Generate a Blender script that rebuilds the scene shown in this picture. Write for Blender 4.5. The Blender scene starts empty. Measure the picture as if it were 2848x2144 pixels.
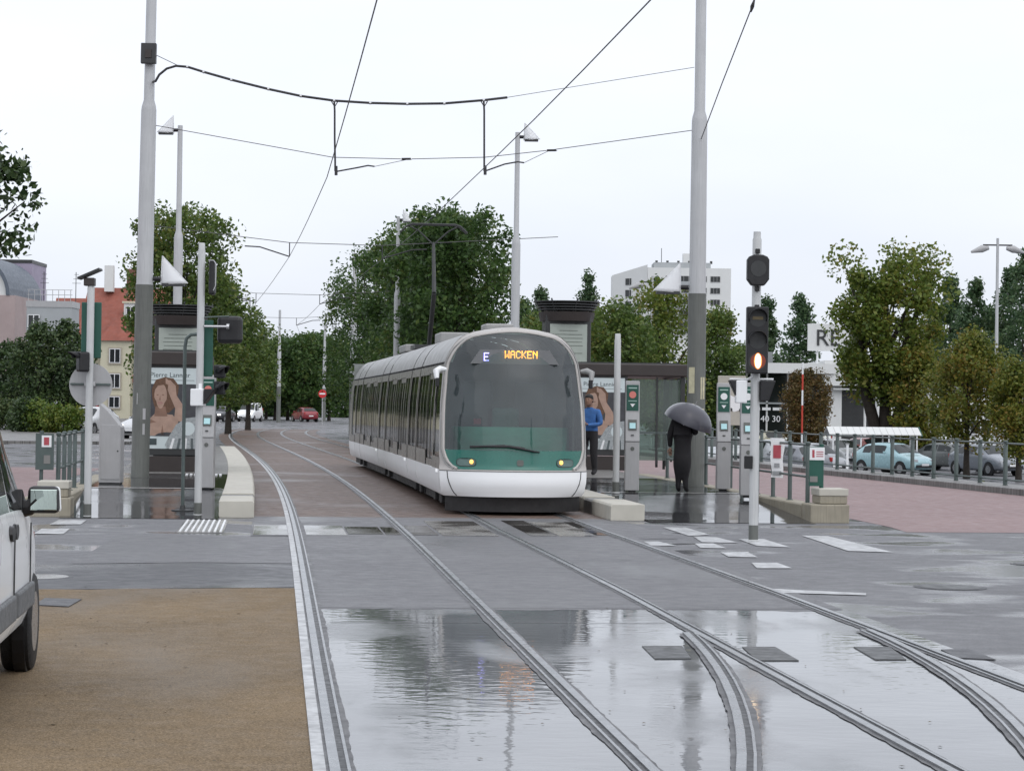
import bpy, math, random
import numpy as np
from mathutils import Vector, Matrix, noise as mnoise
random.seed(7); rng = np.random.default_rng(7)
RAD = math.radians
sc = bpy.context.scene
C = sc.collection

# ------------------------------------------------------------------ camera
CAM_H, FOC = 1.73, 6000.0                     # eye height, focal length in photograph pixels (2848 wide)
ROLL, PITCH = RAD(0.8), math.atan(61 / 6000.0)
_fw = Vector((0, math.cos(PITCH), math.sin(PITCH)))
_up = Vector((0, -math.sin(PITCH), math.cos(PITCH)))
_rv = Vector((1, 0, 0)) * math.cos(ROLL) + _up * math.sin(ROLL)
_uv = Vector((-1, 0, 0)) * math.sin(ROLL) + _up * math.cos(ROLL)
cd = bpy.data.cameras.new('camera'); cam = bpy.data.objects.new('camera', cd); C.objects.link(cam)
cam.matrix_world = Matrix(((_rv.x, _uv.x, -_fw.x, 0), (_rv.y, _uv.y, -_fw.y, 0), (_rv.z, _uv.z, -_fw.z, CAM_H), (0, 0, 0, 1)))
cd.lens = 36 * FOC / 2848; cd.sensor_width = 36; cd.clip_start = 0.1; cd.clip_end = 6000
sc.camera = cam

# ------------------------------------------------------------------ sky, sun, exposure (overcast, rain)
SUN_EL, SUN_AZ = RAD(58), RAD(150)
w = bpy.data.worlds.new('World'); sc.world = w; w.use_nodes = True
nt = w.node_tree; nt.nodes.clear()
def wn(t, **k):
    n = nt.nodes.new(t)
    for a, b in k.items(): setattr(n, a, b)
    return n
sky = wn('ShaderNodeTexSky', sky_type='NISHITA', sun_disc=False, sun_elevation=SUN_EL, sun_rotation=SUN_AZ, dust_density=4.0)
hs = wn('ShaderNodeHueSaturation'); hs.inputs['Saturation'].default_value = 0.35
nt.links.new(sky.outputs[0], hs.inputs['Color'])
b1 = wn('ShaderNodeBackground'); b1.inputs['Strength'].default_value = 0.05
nt.links.new(hs.outputs[0], b1.inputs['Color'])
tc = wn('ShaderNodeTexCoord'); mp = wn('ShaderNodeMapping'); mp.inputs['Scale'].default_value = (1, 1, 3)
nz = wn('ShaderNodeTexNoise'); nz.inputs['Scale'].default_value = 2.2; nz.inputs['Detail'].default_value = 5
nt.links.new(tc.outputs['Generated'], mp.inputs[0]); nt.links.new(mp.outputs[0], nz.inputs['Vector'])
cr = wn('ShaderNodeValToRGB')
cr.color_ramp.elements[0].position = .30; cr.color_ramp.elements[0].color = (.74, .79, .885, 1)
cr.color_ramp.elements[1].position = .62; cr.color_ramp.elements[1].color = (.885, .92, 1.0, 1)
nt.links.new(nz.outputs['Fac'], cr.inputs[0])
b2 = wn('ShaderNodeBackground'); b2.inputs['Strength'].default_value = 0.96
nt.links.new(cr.outputs[0], b2.inputs['Color'])
ad = wn('ShaderNodeAddShader'); wo = wn('ShaderNodeOutputWorld')
nt.links.new(b1.outputs[0], ad.inputs[0]); nt.links.new(b2.outputs[0], ad.inputs[1]); nt.links.new(ad.outputs[0], wo.inputs[0])
sl = bpy.data.lights.new('sun', 'SUN'); sl.energy = 0.95; sl.angle = RAD(115); sl.color = (1, .98, .95)
so = bpy.data.objects.new('sun', sl); C.objects.link(so)
_sd = Vector((math.sin(SUN_AZ) * math.cos(SUN_EL), math.cos(SUN_AZ) * math.cos(SUN_EL), math.sin(SUN_EL)))
so.rotation_euler = _sd.to_track_quat('Z', 'Y').to_euler(); so.location = (0, 0, 40)
sc.view_settings.view_transform = 'Standard'; sc.view_settings.look = 'None'
sc.view_settings.exposure = 0.0; sc.view_settings.gamma = 1; sc.view_settings.use_curve_mapping = False
sc.render.engine = 'CYCLES'
sc.cycles.use_denoising = True
sc.cycles.max_bounces = 6; sc.cycles.diffuse_bounces = 3; sc.cycles.glossy_bounces = 3; sc.cycles.transparent_max_bounces = 12

# ------------------------------------------------------------------ from a photograph pixel to a real place
def ray(x, y): return _fw + _rv * ((x - 1424) / FOC) - _uv * ((y - 1072) / FOC)
def gp(x, y, z=0.0):
    d = ray(x, y); t = (z - CAM_H) / d.z
    return Vector((d.x * t, d.y * t, z))
def ap(x, y, Y):
    d = ray(x, y); t = Y / d.y
    return Vector((d.x * t, Y, CAM_H + d.z * t))
def plat_z(Y): return .25 * min(1, max(0, (Y - 32.5) / 5))
def pp(x, y):
    z = 0
    for _ in range(30):
        p = gp(x, y, z); z = plat_z(p.y)
    return Vector((p.x, p.y, z))

# ------------------------------------------------------------------ the line of the tracks (x of the left track's centre over y)
_pl = [-2.2759823612592823e-10, 1.296425886984468e-07, -1.9715615260126867e-05, 0.0007940166483477541, -0.12117709601232649, 1.1209567656876844]
def xL(Y):
    if Y > 185: return float(np.polyval(_pl, 185)) + (Y - 185) * .16
    return float(np.polyval(_pl, Y))
def off(Y, d):
    s = (xL(Y + .5) - xL(Y - .5)); n = math.hypot(1, s)
    return (xL(Y) + d / n, Y - d * s / n)
def DR(Y): return 2.95 - .13 * min(1, max(0, (Y - 20) / 10))     # spacing of the two tracks
def frange(a, b, n): return [a + (b - a) * i / n for i in range(n + 1)]

# ------------------------------------------------------------------ mesh helpers
class MB:
    def __init__(s): s.v = []; s.f = []
    def add(s, vs, fs):
        k = len(s.v); s.v += [tuple(p) for p in vs]; s.f += [tuple(i + k for i in f) for f in fs]; return s
    def box(s, cx, cy, cz, sx, sy, sz, rz=0, tx=1, ty=1):
        c, n = math.cos(rz), math.sin(rz); vs = []
        for z in (-.5, .5):
            kx, ky = (tx, ty) if z > 0 else (1, 1)
            for x, y in ((-.5, -.5), (.5, -.5), (.5, .5), (-.5, .5)):
                X, Y = x * sx * kx, y * sy * ky; vs.append((cx + X * c - Y * n, cy + X * n + Y * c, cz + z * sz))
        return s.add(vs, [(3, 2, 1, 0), (4, 5, 6, 7), (0, 1, 5, 4), (1, 2, 6, 5), (2, 3, 7, 6), (3, 0, 4, 7)])
    def cyl(s, p0, p1, r0, r1=None, n=12, cap=True):
        return s.tube([p0, p1], [r0, r0 if r1 is None else r1], n, cap)
    def tube(s, pts, r, n=8, cap=True):
        P = [Vector(p) for p in pts]; m = len(P); rs = r if isinstance(r, (list, tuple)) else [r] * m
        k = len(s.v); prev = None
        for i, p in enumerate(P):
            d = (P[min(i + 1, m - 1)] - P[max(i - 1, 0)])
            d = d.normalized() if d.length > 1e-9 else Vector((0, 0, 1))
            a = prev if prev is not None else (Vector((1, 0, 0)) if abs(d.x) < .9 else Vector((0, 1, 0)))
            a = (a - d * a.dot(d)).normalized(); b = d.cross(a); prev = a
            for j in range(n):
                t = 2 * math.pi * j / n; s.v.append(tuple(p + (a * math.cos(t) + b * math.sin(t)) * rs[i]))
        for i in range(m - 1):
            for j in range(n):
                q = (j + 1) % n; s.f.append((k + i * n + j, k + i * n + q, k + (i + 1) * n + q, k + (i + 1) * n + j))
        if cap:
            s.f.append(tuple(k + j for j in reversed(range(n)))); s.f.append(tuple(k + (m - 1) * n + j for j in range(n)))
        return s
    def lathe(s, c, prof, n=16):                       # prof: (r, z) from bottom to top, about a vertical axis through c
        return s.tube([(c[0], c[1], c[2] + z) for r, z in prof], [max(r, 1e-4) for r, z in prof], n)
    def loft(s, rings, closed=True, caps=True):
        k = len(s.v); n = len(rings[0])
        for r in rings: s.v += [tuple(p) for p in r]
        for i in range(len(rings) - 1):
            for j in range(n if closed else n - 1):
                q = (j + 1) % n; s.f.append((k + i * n + j, k + i * n + q, k + (i + 1) * n + q, k + (i + 1) * n + j))
        if caps:
            s.f.append(tuple(k + j for j in reversed(range(n)))); s.f.append(tuple(k + (len(rings) - 1) * n + j for j in range(n)))
        return s
    def poly(s, pts): return s.add(pts, [tuple(range(len(pts)))])
    def prism(s, p2, a, b, plane='xz'):                # extrude a 2D outline between a and b along the third axis
        n = len(p2)
        def P(u, v, t): return (u, t, v) if plane == 'xz' else ((t, u, v) if plane == 'yz' else (u, v, t))
        vs = [P(u, v, a) for u, v in p2] + [P(u, v, b) for u, v in p2]
        fs = [tuple(range(n)), tuple(range(2 * n - 1, n - 1, -1))] + [(i, n + i, n + (i + 1) % n, (i + 1) % n) for i in range(n)]
        return s.add(vs, fs)
    def build(s, name, mat, parent=None, smooth=False, bevel=0, loc=None, fixn=True):
        me = bpy.data.meshes.new(name); me.from_pydata(s.v, [], s.f); me.update()
        if fixn:
            import bmesh
            b = bmesh.new(); b.from_mesh(me); bmesh.ops.recalc_face_normals(b, faces=b.faces); b.to_mesh(me); b.free()
        if smooth:
            for p in me.polygons: p.use_smooth = True
            try: me.set_sharp_from_angle(angle=RAD(45 if smooth is True else smooth))
            except Exception: pass
        me.materials.append(mat)
        o = bpy.data.objects.new(name, me); C.objects.link(o)
        if parent is not None: o.parent = parent
        if loc: o.location = loc
        if bevel:
            m = o.modifiers.new('bevel', 'BEVEL'); m.width = bevel; m.segments = 2; m.limit_method = 'ANGLE'; m.angle_limit = RAD(40)
        return o
def tag(o, label, cat, group=None, kind=None):
    if label: o['label'] = label
    if cat: o['category'] = cat
    if group: o['group'] = group
    if kind: o['kind'] = kind
    return o
def struct(o): o['kind'] = 'structure'; return o
def thing(name, label, cat, loc=(0, 0, 0), rz=0, group=None):
    o = bpy.data.objects.new(name, None); C.objects.link(o); o.location = loc; o.rotation_euler = (0, 0, rz); o.empty_display_size = .3
    return tag(o, label, cat, group)
def copy_tree(o, parent=None):
    c = o.copy(); C.objects.link(c); c.parent = parent
    for ch in [x for x in o.children]: copy_tree(ch, c)
    return c
def text(name, s, size, mat, parent, loc, rot=(math.pi / 2, 0, 0), align='CENTER', depth=0.0, sx=1):
    cu = bpy.data.curves.new(name, 'FONT'); cu.body = s; cu.size = size; cu.align_x = align; cu.extrude = depth; cu.resolution_u = 3
    t = bpy.data.objects.new(name + '_tmp', cu); me = bpy.data.meshes.new_from_object(t)
    bpy.data.objects.remove(t); me.materials.clear(); me.materials.append(mat)
    o = bpy.data.objects.new(name, me); C.objects.link(o); o.parent = parent; o.location = loc; o.rotation_euler = rot; o.scale = (sx, 1, 1)
    return o

# ------------------------------------------------------------------ materials
MATS = {}
def _nodes(name):
    m = bpy.data.materials.new(name); m.use_nodes = True; n = m.node_tree
    return m, n, n.nodes['Principled BSDF'], n.nodes, n.links
def mixc(n, fac, a, b, blend='MIX'):
    x = n.nodes.new('ShaderNodeMix'); x.data_type = 'RGBA'; x.blend_type = blend
    for s, v in ((0, fac), (6, a), (7, b)):
        if hasattr(v, 'links'): n.links.new(v, x.inputs[s])
        elif s == 0: x.inputs[0].default_value = v
        else: x.inputs[s].default_value = (*v, 1)
    return x.outputs[2]
def noise(n, scale, detail=4, vec=None, rough=.55, dist=0):
    t = n.nodes.new('ShaderNodeTexNoise'); t.inputs['Scale'].default_value = scale; t.inputs['Detail'].default_value = detail
    t.inputs['Roughness'].default_value = rough; t.inputs['Distortion'].default_value = dist
    if vec is not None: n.links.new(vec, t.inputs['Vector'])
    return t.outputs['Fac']
def ramp(n, src, p0, p1, a=0.0, b=1.0):
    r = n.nodes.new('ShaderNodeMapRange'); r.inputs[1].default_value = p0; r.inputs[2].default_value = p1
    r.inputs[3].default_value = a; r.inputs[4].default_value = b; n.links.new(src, r.inputs[0]); return r.outputs[0]
def pos(n, scale=(1, 1, 1), rz=0):
    g = n.nodes.new('ShaderNodeNewGeometry'); m = n.nodes.new('ShaderNodeMapping'); m.inputs['Scale'].default_value = scale
    m.inputs['Rotation'].default_value = (0, 0, rz); n.links.new(g.outputs['Position'], m.inputs[0]); return m.outputs[0]
def M(name, col, rough=.5, metal=0, var=.14, scale=6, bump=0, bscale=60, emit=0, ior=1.45, streak=0, coat=0):
    if name in MATS: return MATS[name]
    m, n, bs, N, L = _nodes(name)
    v = pos(n, (1, 1, 1)); f = noise(n, scale, 5, v)
    c = mixc(n, f, [max(0, x * (1 - 2 * var)) for x in col], [min(1, x * (1 + 1.2 * var)) for x in col])
    if streak:                                          # rain streaks and grime running down
        s = ramp(n, noise(n, 3, 4, pos(n, (14, 14, .7))), .48, .72)
        c = mixc(n, s, c, [x * (1 - streak) for x in col])
    L.new(c, bs.inputs['Base Color'])
    L.new(ramp(n, noise(n, scale * 2.3, 3, v), .3, .7, max(.02, rough * .75), min(1, rough * 1.25)), bs.inputs['Roughness'])
    bs.inputs['Metallic'].default_value = metal; bs.inputs['IOR'].default_value = ior
    if coat: bs.inputs['Coat Weight'].default_value = coat; bs.inputs['Coat Roughness'].default_value = .05
    if bump:
        b = N.new('ShaderNodeBump'); b.inputs['Strength'].default_value = bump; b.inputs['Distance'].default_value = .01
        L.new(noise(n, bscale, 4, v), b.inputs['Height']); L.new(b.outputs[0], bs.inputs['Normal'])
    if emit:
        bs.inputs['Emission Color'].default_value = (*col, 1); bs.inputs['Emission Strength'].default_value = emit
    MATS[name] = m; return m
def glass(name, tint, haze, haze_col=(.5, .52, .52), rough=.03):
    m, n, bs, N, L = _nodes(name)
    tr = N.new('ShaderNodeBsdfTransparent'); tr.inputs[0].default_value = (*tint, 1)
    df = N.new('ShaderNodeBsdfDiffuse'); df.inputs[0].default_value = (*haze_col, 1)
    gl = N.new('ShaderNodeBsdfGlossy'); gl.inputs['Roughness'].default_value = rough; gl.inputs[0].default_value = (1, 1, 1, 1)
    fr = N.new('ShaderNodeFresnel'); fr.inputs[0].default_value = 1.5
    hz = ramp(n, noise(n, 2.2, 5, pos(n)), .3, .75, haze * .7, haze * 1.3)
    a = N.new('ShaderNodeMixShader'); L.new(hz, a.inputs[0]); L.new(tr.outputs[0], a.inputs[1]); L.new(df.outputs[0], a.inputs[2])
    b = N.new('ShaderNodeMixShader'); L.new(fr.outputs[0], b.inputs[0]); L.new(a.outputs[0], b.inputs[1]); L.new(gl.outputs[0], b.inputs[2])
    L.new(b.outputs[0], N['Material Output'].inputs[0]); MATS[name] = m; return m
def wet(name, c1, c2, cscale=1.2, dry=.45, film=.05, pscale=.35, p0=.45, p1=.6, grain=.3, gscale=90, ripple=.0, stretch=(1, 1, 1), speck=0, brick=None, darkwet=.55, patch=None, ior=1.33, rscale=6):
    m, n, bs, N, L = _nodes(name)
    v = pos(n, stretch); v1 = pos(n)
    c = mixc(n, ramp(n, noise(n, cscale, 6, v1), .3, .7), c1, c2)
    if speck:
        vo = N.new('ShaderNodeTexVoronoi'); vo.inputs['Scale'].default_value = 130; L.new(v1, vo.inputs['Vector'])
        hs = N.new('ShaderNodeSeparateColor'); L.new(vo.outputs['Color'], hs.inputs[0])
        c = mixc(n, ramp(n, hs.outputs[0], .0, 1.0, 0, speck), c, [min(1, x * 2.0 + .03) for x in c2])
        c = mixc(n, ramp(n, hs.outputs[1], .55, 1.0, 0, speck), c, [x * .35 for x in c1])
    height = None
    if brick:
        bt = N.new('ShaderNodeTexBrick'); bt.inputs['Scale'].default_value = 1.0; bt.inputs['Brick Width'].default_value = brick[0]; bt.inputs['Row Height'].default_value = brick[1]
        bt.inputs['Mortar Size'].default_value = brick[2]; bt.inputs['Mortar Smooth'].default_value = .2
        bt.inputs['Color1'].default_value = (*c1, 1); bt.inputs['Color2'].default_value = (*c2, 1); bt.inputs['Mortar'].default_value = (*[x * .35 for x in c1], 1)
        L.new(pos(n, (1, 1, 1), brick[3]), bt.inputs['Vector']); c = mixc(n, .75, c, bt.outputs['Color']); height = bt.outputs['Fac']
    pud = ramp(n, noise(n, pscale, 5, v, .5, .3), p0, p1)
    L.new(mixc(n, pud, c, mixc(n, 1.0, c, (darkwet,) * 3, 'MULTIPLY')), bs.inputs['Base Color'])
    rr = N.new('ShaderNodeMix'); L.new(pud, rr.inputs[0])
    L.new(ramp(n, noise(n, 5, 4, v1), .3, .7, dry * .8, dry * 1.2), rr.inputs[2]); rr.inputs[3].default_value = film
    L.new(rr.outputs[0], bs.inputs['Roughness'])
    bs.inputs['IOR'].default_value = ior
    b = N.new('ShaderNodeBump'); b.inputs['Distance'].default_value = .006
    L.new(ramp(n, pud, 0, 1, grain, grain * .06), b.inputs['Strength'])
    L.new(noise(n, gscale, 3, v1), b.inputs['Height']); nn = b.outputs[0]
    if height is not None:
        b3 = N.new('ShaderNodeBump'); b3.invert = True; b3.inputs['Distance'].default_value = .006; b3.inputs['Strength'].default_value = .5
        L.new(height, b3.inputs['Height']); L.new(nn, b3.inputs['Normal']); nn = b3.outputs[0]
    if ripple:
        b2 = N.new('ShaderNodeBump'); b2.inputs['Distance'].default_value = .02; L.new(ramp(n, pud, 0, 1, ripple * .4, ripple), b2.inputs['Strength'])
        L.new(noise(n, rscale, 2, pos(n, (1, 1.6, 1)), .5), b2.inputs['Height']); L.new(nn, b2.inputs['Normal']); nn = b2.outputs[0]
    L.new(nn, bs.inputs['Normal'])
    MATS[name] = m; return m
def leafmat(name, cols, trans=.38):
    cols = [(min(1, c[0] * 1.45), min(1, c[1] * 1.5), c[2] * 1.25) for c in cols]
    m, n, bs, N, L = _nodes(name)
    g = N.new('ShaderNodeNewGeometry'); cr = N.new('ShaderNodeValToRGB'); cr.color_ramp.interpolation = 'LINEAR'
    el = cr.color_ramp.elements
    while len(el) < len(cols): el.new(.5)
    for i, c in enumerate(cols): el[i].position = i / (len(cols) - 1); el[i].color = (*c, 1)
    big = noise(n, .45, 3, pos(n))
    a = N.new('ShaderNodeMath'); a.operation = 'MULTIPLY_ADD'; L.new(g.outputs['Random Per Island'], a.inputs[0]); a.inputs[1].default_value = .65; 
    L.new(ramp(n, big, .3, .7, -.05, .4), a.inputs[2]); L.new(a.outputs[0], cr.inputs[0])
    L.new(cr.outputs[0], bs.inputs['Base Color']); bs.inputs['Roughness'].default_value = .42; bs.inputs['IOR'].default_value = 1.4
    t = N.new('ShaderNodeBsdfTranslucent'); L.new(cr.outputs[0], t.inputs[0]); mx = N.new('ShaderNodeMixShader'); mx.inputs[0].default_value = trans
    L.new(bs.outputs[0], mx.inputs[1]); L.new(t.outputs[0], mx.inputs[2]); L.new(mx.outputs[0], N['Material Output'].inputs[0])
    MATS[name] = m; return m
def stripes(name, ca, cb, axis, period, duty=.5):
    m, n, bs, N, L = _nodes(name)
    tcn = N.new('ShaderNodeTexCoord'); sp = N.new('ShaderNodeSeparateXYZ'); L.new(tcn.outputs['Object'], sp.inputs[0])
    a = N.new('ShaderNodeMath'); a.operation = 'FRACT'; d = N.new('ShaderNodeMath'); d.operation = 'DIVIDE'; d.inputs[1].default_value = period
    L.new(sp.outputs[axis], d.inputs[0]); L.new(d.outputs[0], a.inputs[0]); g = N.new('ShaderNodeMath'); g.operation = 'GREATER_THAN'; g.inputs[1].default_value = duty
    L.new(a.outputs[0], g.inputs[0]); L.new(mixc(n, g.outputs[0], ca, cb), bs.inputs['Base Color']); bs.inputs['Roughness'].default_value = .5
    MATS[name] = m; return m

m_asph = wet('wet asphalt', (.10, .101, .108), (.15, .151, .159), .7, .62, .13, .75, .50, .58, .7, 120, .06, (.55, .8, 1), speck=.4, darkwet=.95)
m_dark = wet('dark patched asphalt', (.035, .036, .04), (.06, .06, .066), 1.5, .40, .15, .5, .5, .7, .5, 130, 0, speck=.3)
m_smooth = wet('smooth wet asphalt', (.10, .10, .107), (.145, .145, .152), .5, .55, .22, .5, .52, .72, .45, 160, 0, (1, .5, 1), speck=.35)
m_conc = wet('flooded concrete', (.15, .156, .165), (.24, .247, .258), .9, .30, .022, .55, .33, .50, .12, 60, .085, (1, .5, 1), darkwet=.8, rscale=5)
m_beige = wet('tan gravel asphalt', (.092, .068, .042), (.180, .130, .076), .55, .75, .42, .5, .48, .68, .9, 110, 0, (1, .35, 1), speck=.55, ior=1.25, darkwet=.74)
m_paver = wet('brown track pavers', (.105, .072, .060), (.19, .135, .108), 1.0, .5, .25, .25, .55, .75, .35, 90, 0, brick=(.22, .11, .012, .14), darkwet=.7)
m_plat = wet('wet platform asphalt', (.05, .052, .056), (.085, .086, .09), .8, .25, .03, .25, .34, .50, .25, 120, .035, darkwet=.6)
m_platpav = wet('grey platform pavers', (.16, .155, .15), (.24, .235, .225), 1, .4, .2, .4, .55, .7, .3, 90, 0, brick=(.3, .15, .01, .14))
m_red = wet('red cycle path asphalt', (.165, .105, .103), (.225, .15, .146), .5, .5, .3, .2, .62, .85, .5, 120, 0, speck=.3)
m_slab = wet('pale crossing slab', (.20, .20, .195), (.34, .335, .325), 2.0, .25, .06, .8, .4, .6, .15, 80, .03, darkwet=.8)
m_slabs = wet('stained crossing slab', (.13, .122, .108), (.23, .22, .20), 2.2, .3, .05, .9, .4, .6, .2, 80, .03, darkwet=.75)
m_slabd = wet('dark crossing slab', (.06, .055, .05), (.10, .095, .085), 1.5, .15, .03, .8, .35, .55, .15, 80, .03, darkwet=.7)
m_fill = wet('rail bedding', (.075, .075, .08), (.17, .17, .175), 6, .5, .3, 2, .5, .7, .9, 60, 0)
m_paint = wet('worn white road paint', (.26, .265, .27), (.58, .59, .60), 7, .45, .25, 1, .5, .7, .3, 80, 0, darkwet=.9)
m_kerb = M('pale kerb stone', (.50, .48, .42), .55, 0, .12, 3, .35, 120, streak=.0)
m_kerb2 = M('weathered beige stone', (.33, .30, .235), .65, 0, .2, 2.5, .5, 90, streak=.25)
m_steel = M('wet rail steel', (.42, .43, .44), .30, 1, .2, 5, .15, 40)
m_groove = M('rail groove', (.02, .02, .022), .4, 0, .2, 8)
m_mastl = M('light grey mast paint', (.46, .47, .48), .45, 0, .08, 2, .05, 60, streak=.15)
m_mastd = M('dark grey green mast paint', (.125, .132, .122), .5, 0, .15, 3, .1, 60, streak=.25)
m_post = M('pale grey post paint', (.50, .51, .51), .45, 0, .1, 3, 0, 60, streak=.18)
m_green = M('dark green paint', (.015, .085, .062), .4, 0, .15, 4)
m_fence = M('grey green railing paint', (.085, .11, .105), .4, 0, .18, 6, .1, 50)
m_black = M('black plastic', (.012, .012, .014), .4, 0, .2, 5)
m_char = M('charcoal metal', (.035, .037, .038), .4, 0, .15, 4)
m_brown = M('dark shelter metal', (.040, .032, .030), .4, 0, .15, 3)
m_white = M('white paint', (.78, .79, .80), .35, 0, .05, 3, streak=.05)
def thin_white(name, col, k):
    m, n, bs, N, L = _nodes(name); bs.inputs['Base Color'].default_value = (*col, 1); bs.inputs['Roughness'].default_value = .4
    L.new(mixc(n, noise(n, 3, 3, pos(n)), [c * .94 for c in col], col), bs.inputs['Base Color'])
    t = N.new('ShaderNodeBsdfTranslucent'); t.inputs[0].default_value = (*col, 1); mx = N.new('ShaderNodeMixShader'); mx.inputs[0].default_value = k
    L.new(bs.outputs[0], mx.inputs[1]); L.new(t.outputs[0], mx.inputs[2]); L.new(mx.outputs[0], N['Material Output'].inputs[0]); MATS[name] = m; return m
m_sail = thin_white('white lamp sail', (.93, .94, .95), .5)
m_grey = M('grey enamel', (.38, .38, .385), .4, 0, .08, 4, streak=.1)
m_cable = M('dark cable', (.03, .03, .034), .5, 0, .2, 5)
m_wire = M('contact wire', (.09, .09, .095), .4, .6, .1, 5)
m_chrome = M('dull aluminium', (.55, .55, .56), .3, 1, .08, 5)
m_bark = M('bark', (.035, .028, .022), .85, 0, .3, 8, .8, 30)
m_pane = M('dark window glass', (.018, .022, .022), .04, 0, .1, 1, ior=1.5)
m_tyre = M('tyre rubber', (.014, .014, .015), .65, 0, .2, 20, .3, 80)
m_rim = M('wheel rim', (.42, .42, .43), .3, .8, .1, 8)
m_head = M('lit headlamp', (1, .97, .9), .3, 0, 0, 1, emit=6)
m_lens = M('unlit lamp lens', (.55, .57, .6), .1, 0, .1, 3)
m_tail = M('red lamp lens', (.35, .015, .012), .15, 0, .1, 3)
m_hair = M('dark hair', (.012, .010, .009), .6, 0, .2, 20)
m_skin = M('skin', (.26, .15, .105), .5, 0, .1, 8)

# ================================================================== GROUND
def sheet(name, pts, mat, z=None, parent=None):
    mb = MB(); mb.poly([(p[0], p[1], p[2] if z is None else z) for p in pts]); o = mb.build(name, mat, parent, fixn=False)
    if o.data.polygons[0].normal.z < 0: o.data.flip_normals()
    return o
def ribbon(name, d0, d1, Y0, Y1, z, mat, step=1.0, parent=None, dr=False, zf=None):
    n = max(2, int((Y1 - Y0) / step)); mb = MB(); A = []; B = []
    for Y in frange(Y0, Y1, n):
        k0 = d0 + (DR(Y) if dr else 0) if not callable(d0) else d0(Y); k1 = d1 + (DR(Y) if dr else 0) if not callable(d1) else d1(Y)
        a = off(Y, k0); b = off(Y, k1); zz = z + (zf(Y) if zf else 0); A.append((*a, zz)); B.append((*b, zz))
    mb.loft([A, B], False, False); o = mb.build(name, mat, parent, fixn=False)
    if o.data.polygons[0].normal.z < 0: o.data.flip_normals()
    return o
# base ground: one sheet to the horizon; it drops 1.1 m into the car park beyond the kerb on the right
def kerb_x(Y): return 11.25 - .176 * (Y - 47.0)
def ground_z(x, y):
    d = (x - kerb_x(y)) / 1.015
    return -1.12 * min(1, max(0, (d - .45) / 2.0)) if y > 20 else -1.12 * min(1, max(0, (d - .45) / 2.0))
xs = sorted(set([-3000, -1200, -500, -200, -100, -60, -40, -30, -20] + [round(-16 + i * .75, 2) for i in range(50)] + [24, 30, 40, 60, 100, 200, 500, 1200, 3000]))
ys = [-200, -50, -10, 0, 4] + [5 + i * 2.0 for i in range(55)] + [120, 135, 150, 175, 200, 240, 300, 400, 600, 1000, 1800, 3500]
mb = MB(); idx = {}
for j, y in enumerate(ys):
    for i, x in enumerate(xs):
        xx = x + (kerb_x(y) - kerb_x(40) if -16 <= x <= 24 and 5 <= y < 116 else 0)
        idx[i, j] = len(mb.v); mb.v.append((xx, y, ground_z(xx, y) if y < 130 or xx > -5 else 0))
for j in range(len(ys) - 1):
    for i in range(len(xs) - 1): mb.f.append((idx[i, j], idx[i + 1, j], idx[i + 1, j + 1], idx[i, j + 1]))
ground = struct(mb.build('ground', m_asph, None, fixn=False))
# tan apron in the left foreground, dark patch strip beside it
ta = [(-30, 2), off(2, -.858), *[off(Y, -.858) for Y in frange(4, 20.4, 10)], *[(x_, 20.0 + (x_ + 3.39) * .25 + .06 * mnoise.noise((x_ * 2.2, 5, 0)) + .03 * mnoise.noise((x_ * 9, 2, 0))) for x_ in np.arange(-2.3, -9, -.12)], (-9, 18.6), (-30, 16)]
struct(sheet('tan_apron', ta, m_beige, .005))
struct(sheet('asphalt_strip', [off(20.5, -.858), off(23.5, -.858), (-3.4, 23.35), (-4.7, 22.9), (-12, 21.8), (-12, 18.2), (-9, 18.63), (-4.28, 19.78), (-3.39, 20.03)], m_dark, .004))
struct(sheet('asphalt_patch', [(-4.66, 22.98), (-3.4, 23.44), off(23.55, -.858), off(28.2, -.858), (-5.1, 28.2)], m_smooth, .004))
# flooded concrete slab under the tracks in the foreground, smooth asphalt behind it, crossing slabs, brown pavers of the stop
slab = struct(ribbon('concrete_slab', -.854, lambda Y: DR(Y) + .72 + .25, 3, 18.6, .005, m_conc, .6))
mid = struct(ribbon('track_asphalt', -.854, lambda Y: DR(Y) + .95, 18.45, 28.4, .0062, m_smooth, .8))
# ragged near edge of the asphalt where it meets the slab
A_, B_ = [], []
for d_ in np.arange(-.85, 3.9, .04):
    A_.append((*off(18.47, d_), .0062)); B_.append((*off(18.36 + .16 * mnoise.noise((d_ * 1.3, 4, 0)) + .07 * mnoise.noise((d_ * 6, 8, 0)) - .02 * rng.random(), d_), .0062))
_e = MB().loft([A_, B_], False, False).build('ragged_edge', m_smooth, mid, fixn=False)
if _e.data.polygons[0].normal.z < 0: _e.data.flip_normals()
cross = struct(ribbon('crossing_strip', -1.35, lambda Y: DR(Y) + 1.5, 28.42, 33.3, .005, m_smooth, .8))
bed = struct(ribbon('track_paving', -1.36, lambda Y: DR(Y) + 1.36, 33.32, 150, .004, m_paver, 1.2))
for i, (a, b, y0, y1, mt) in enumerate([(-1.32, -.86, 28.6, 30.9, 'p'), (-.62, -.08, 28.6, 30.9, 'p'), (-.05, .42, 28.9, 30.6, 'd'), (.45, .66, 28.8, 30.6, 'd'), (.80, 1.15, 28.8, 31.0, 'd'), (1.2, 1.95, 28.7, 32.3, 'p2'),
                                        (2.4, 2.75, 28.8, 32.6, 'd'), (2.78, 3.3, 28.7, 32.2, 'p2'), (3.32, 3.5, 29, 32.3, 'd')]):
    ribbon('crossing_slab', a, b, y0, y1, .009, m_slabd if mt == 'd' else m_slab if mt == 'p' else m_slabs, 1, cross)
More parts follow.
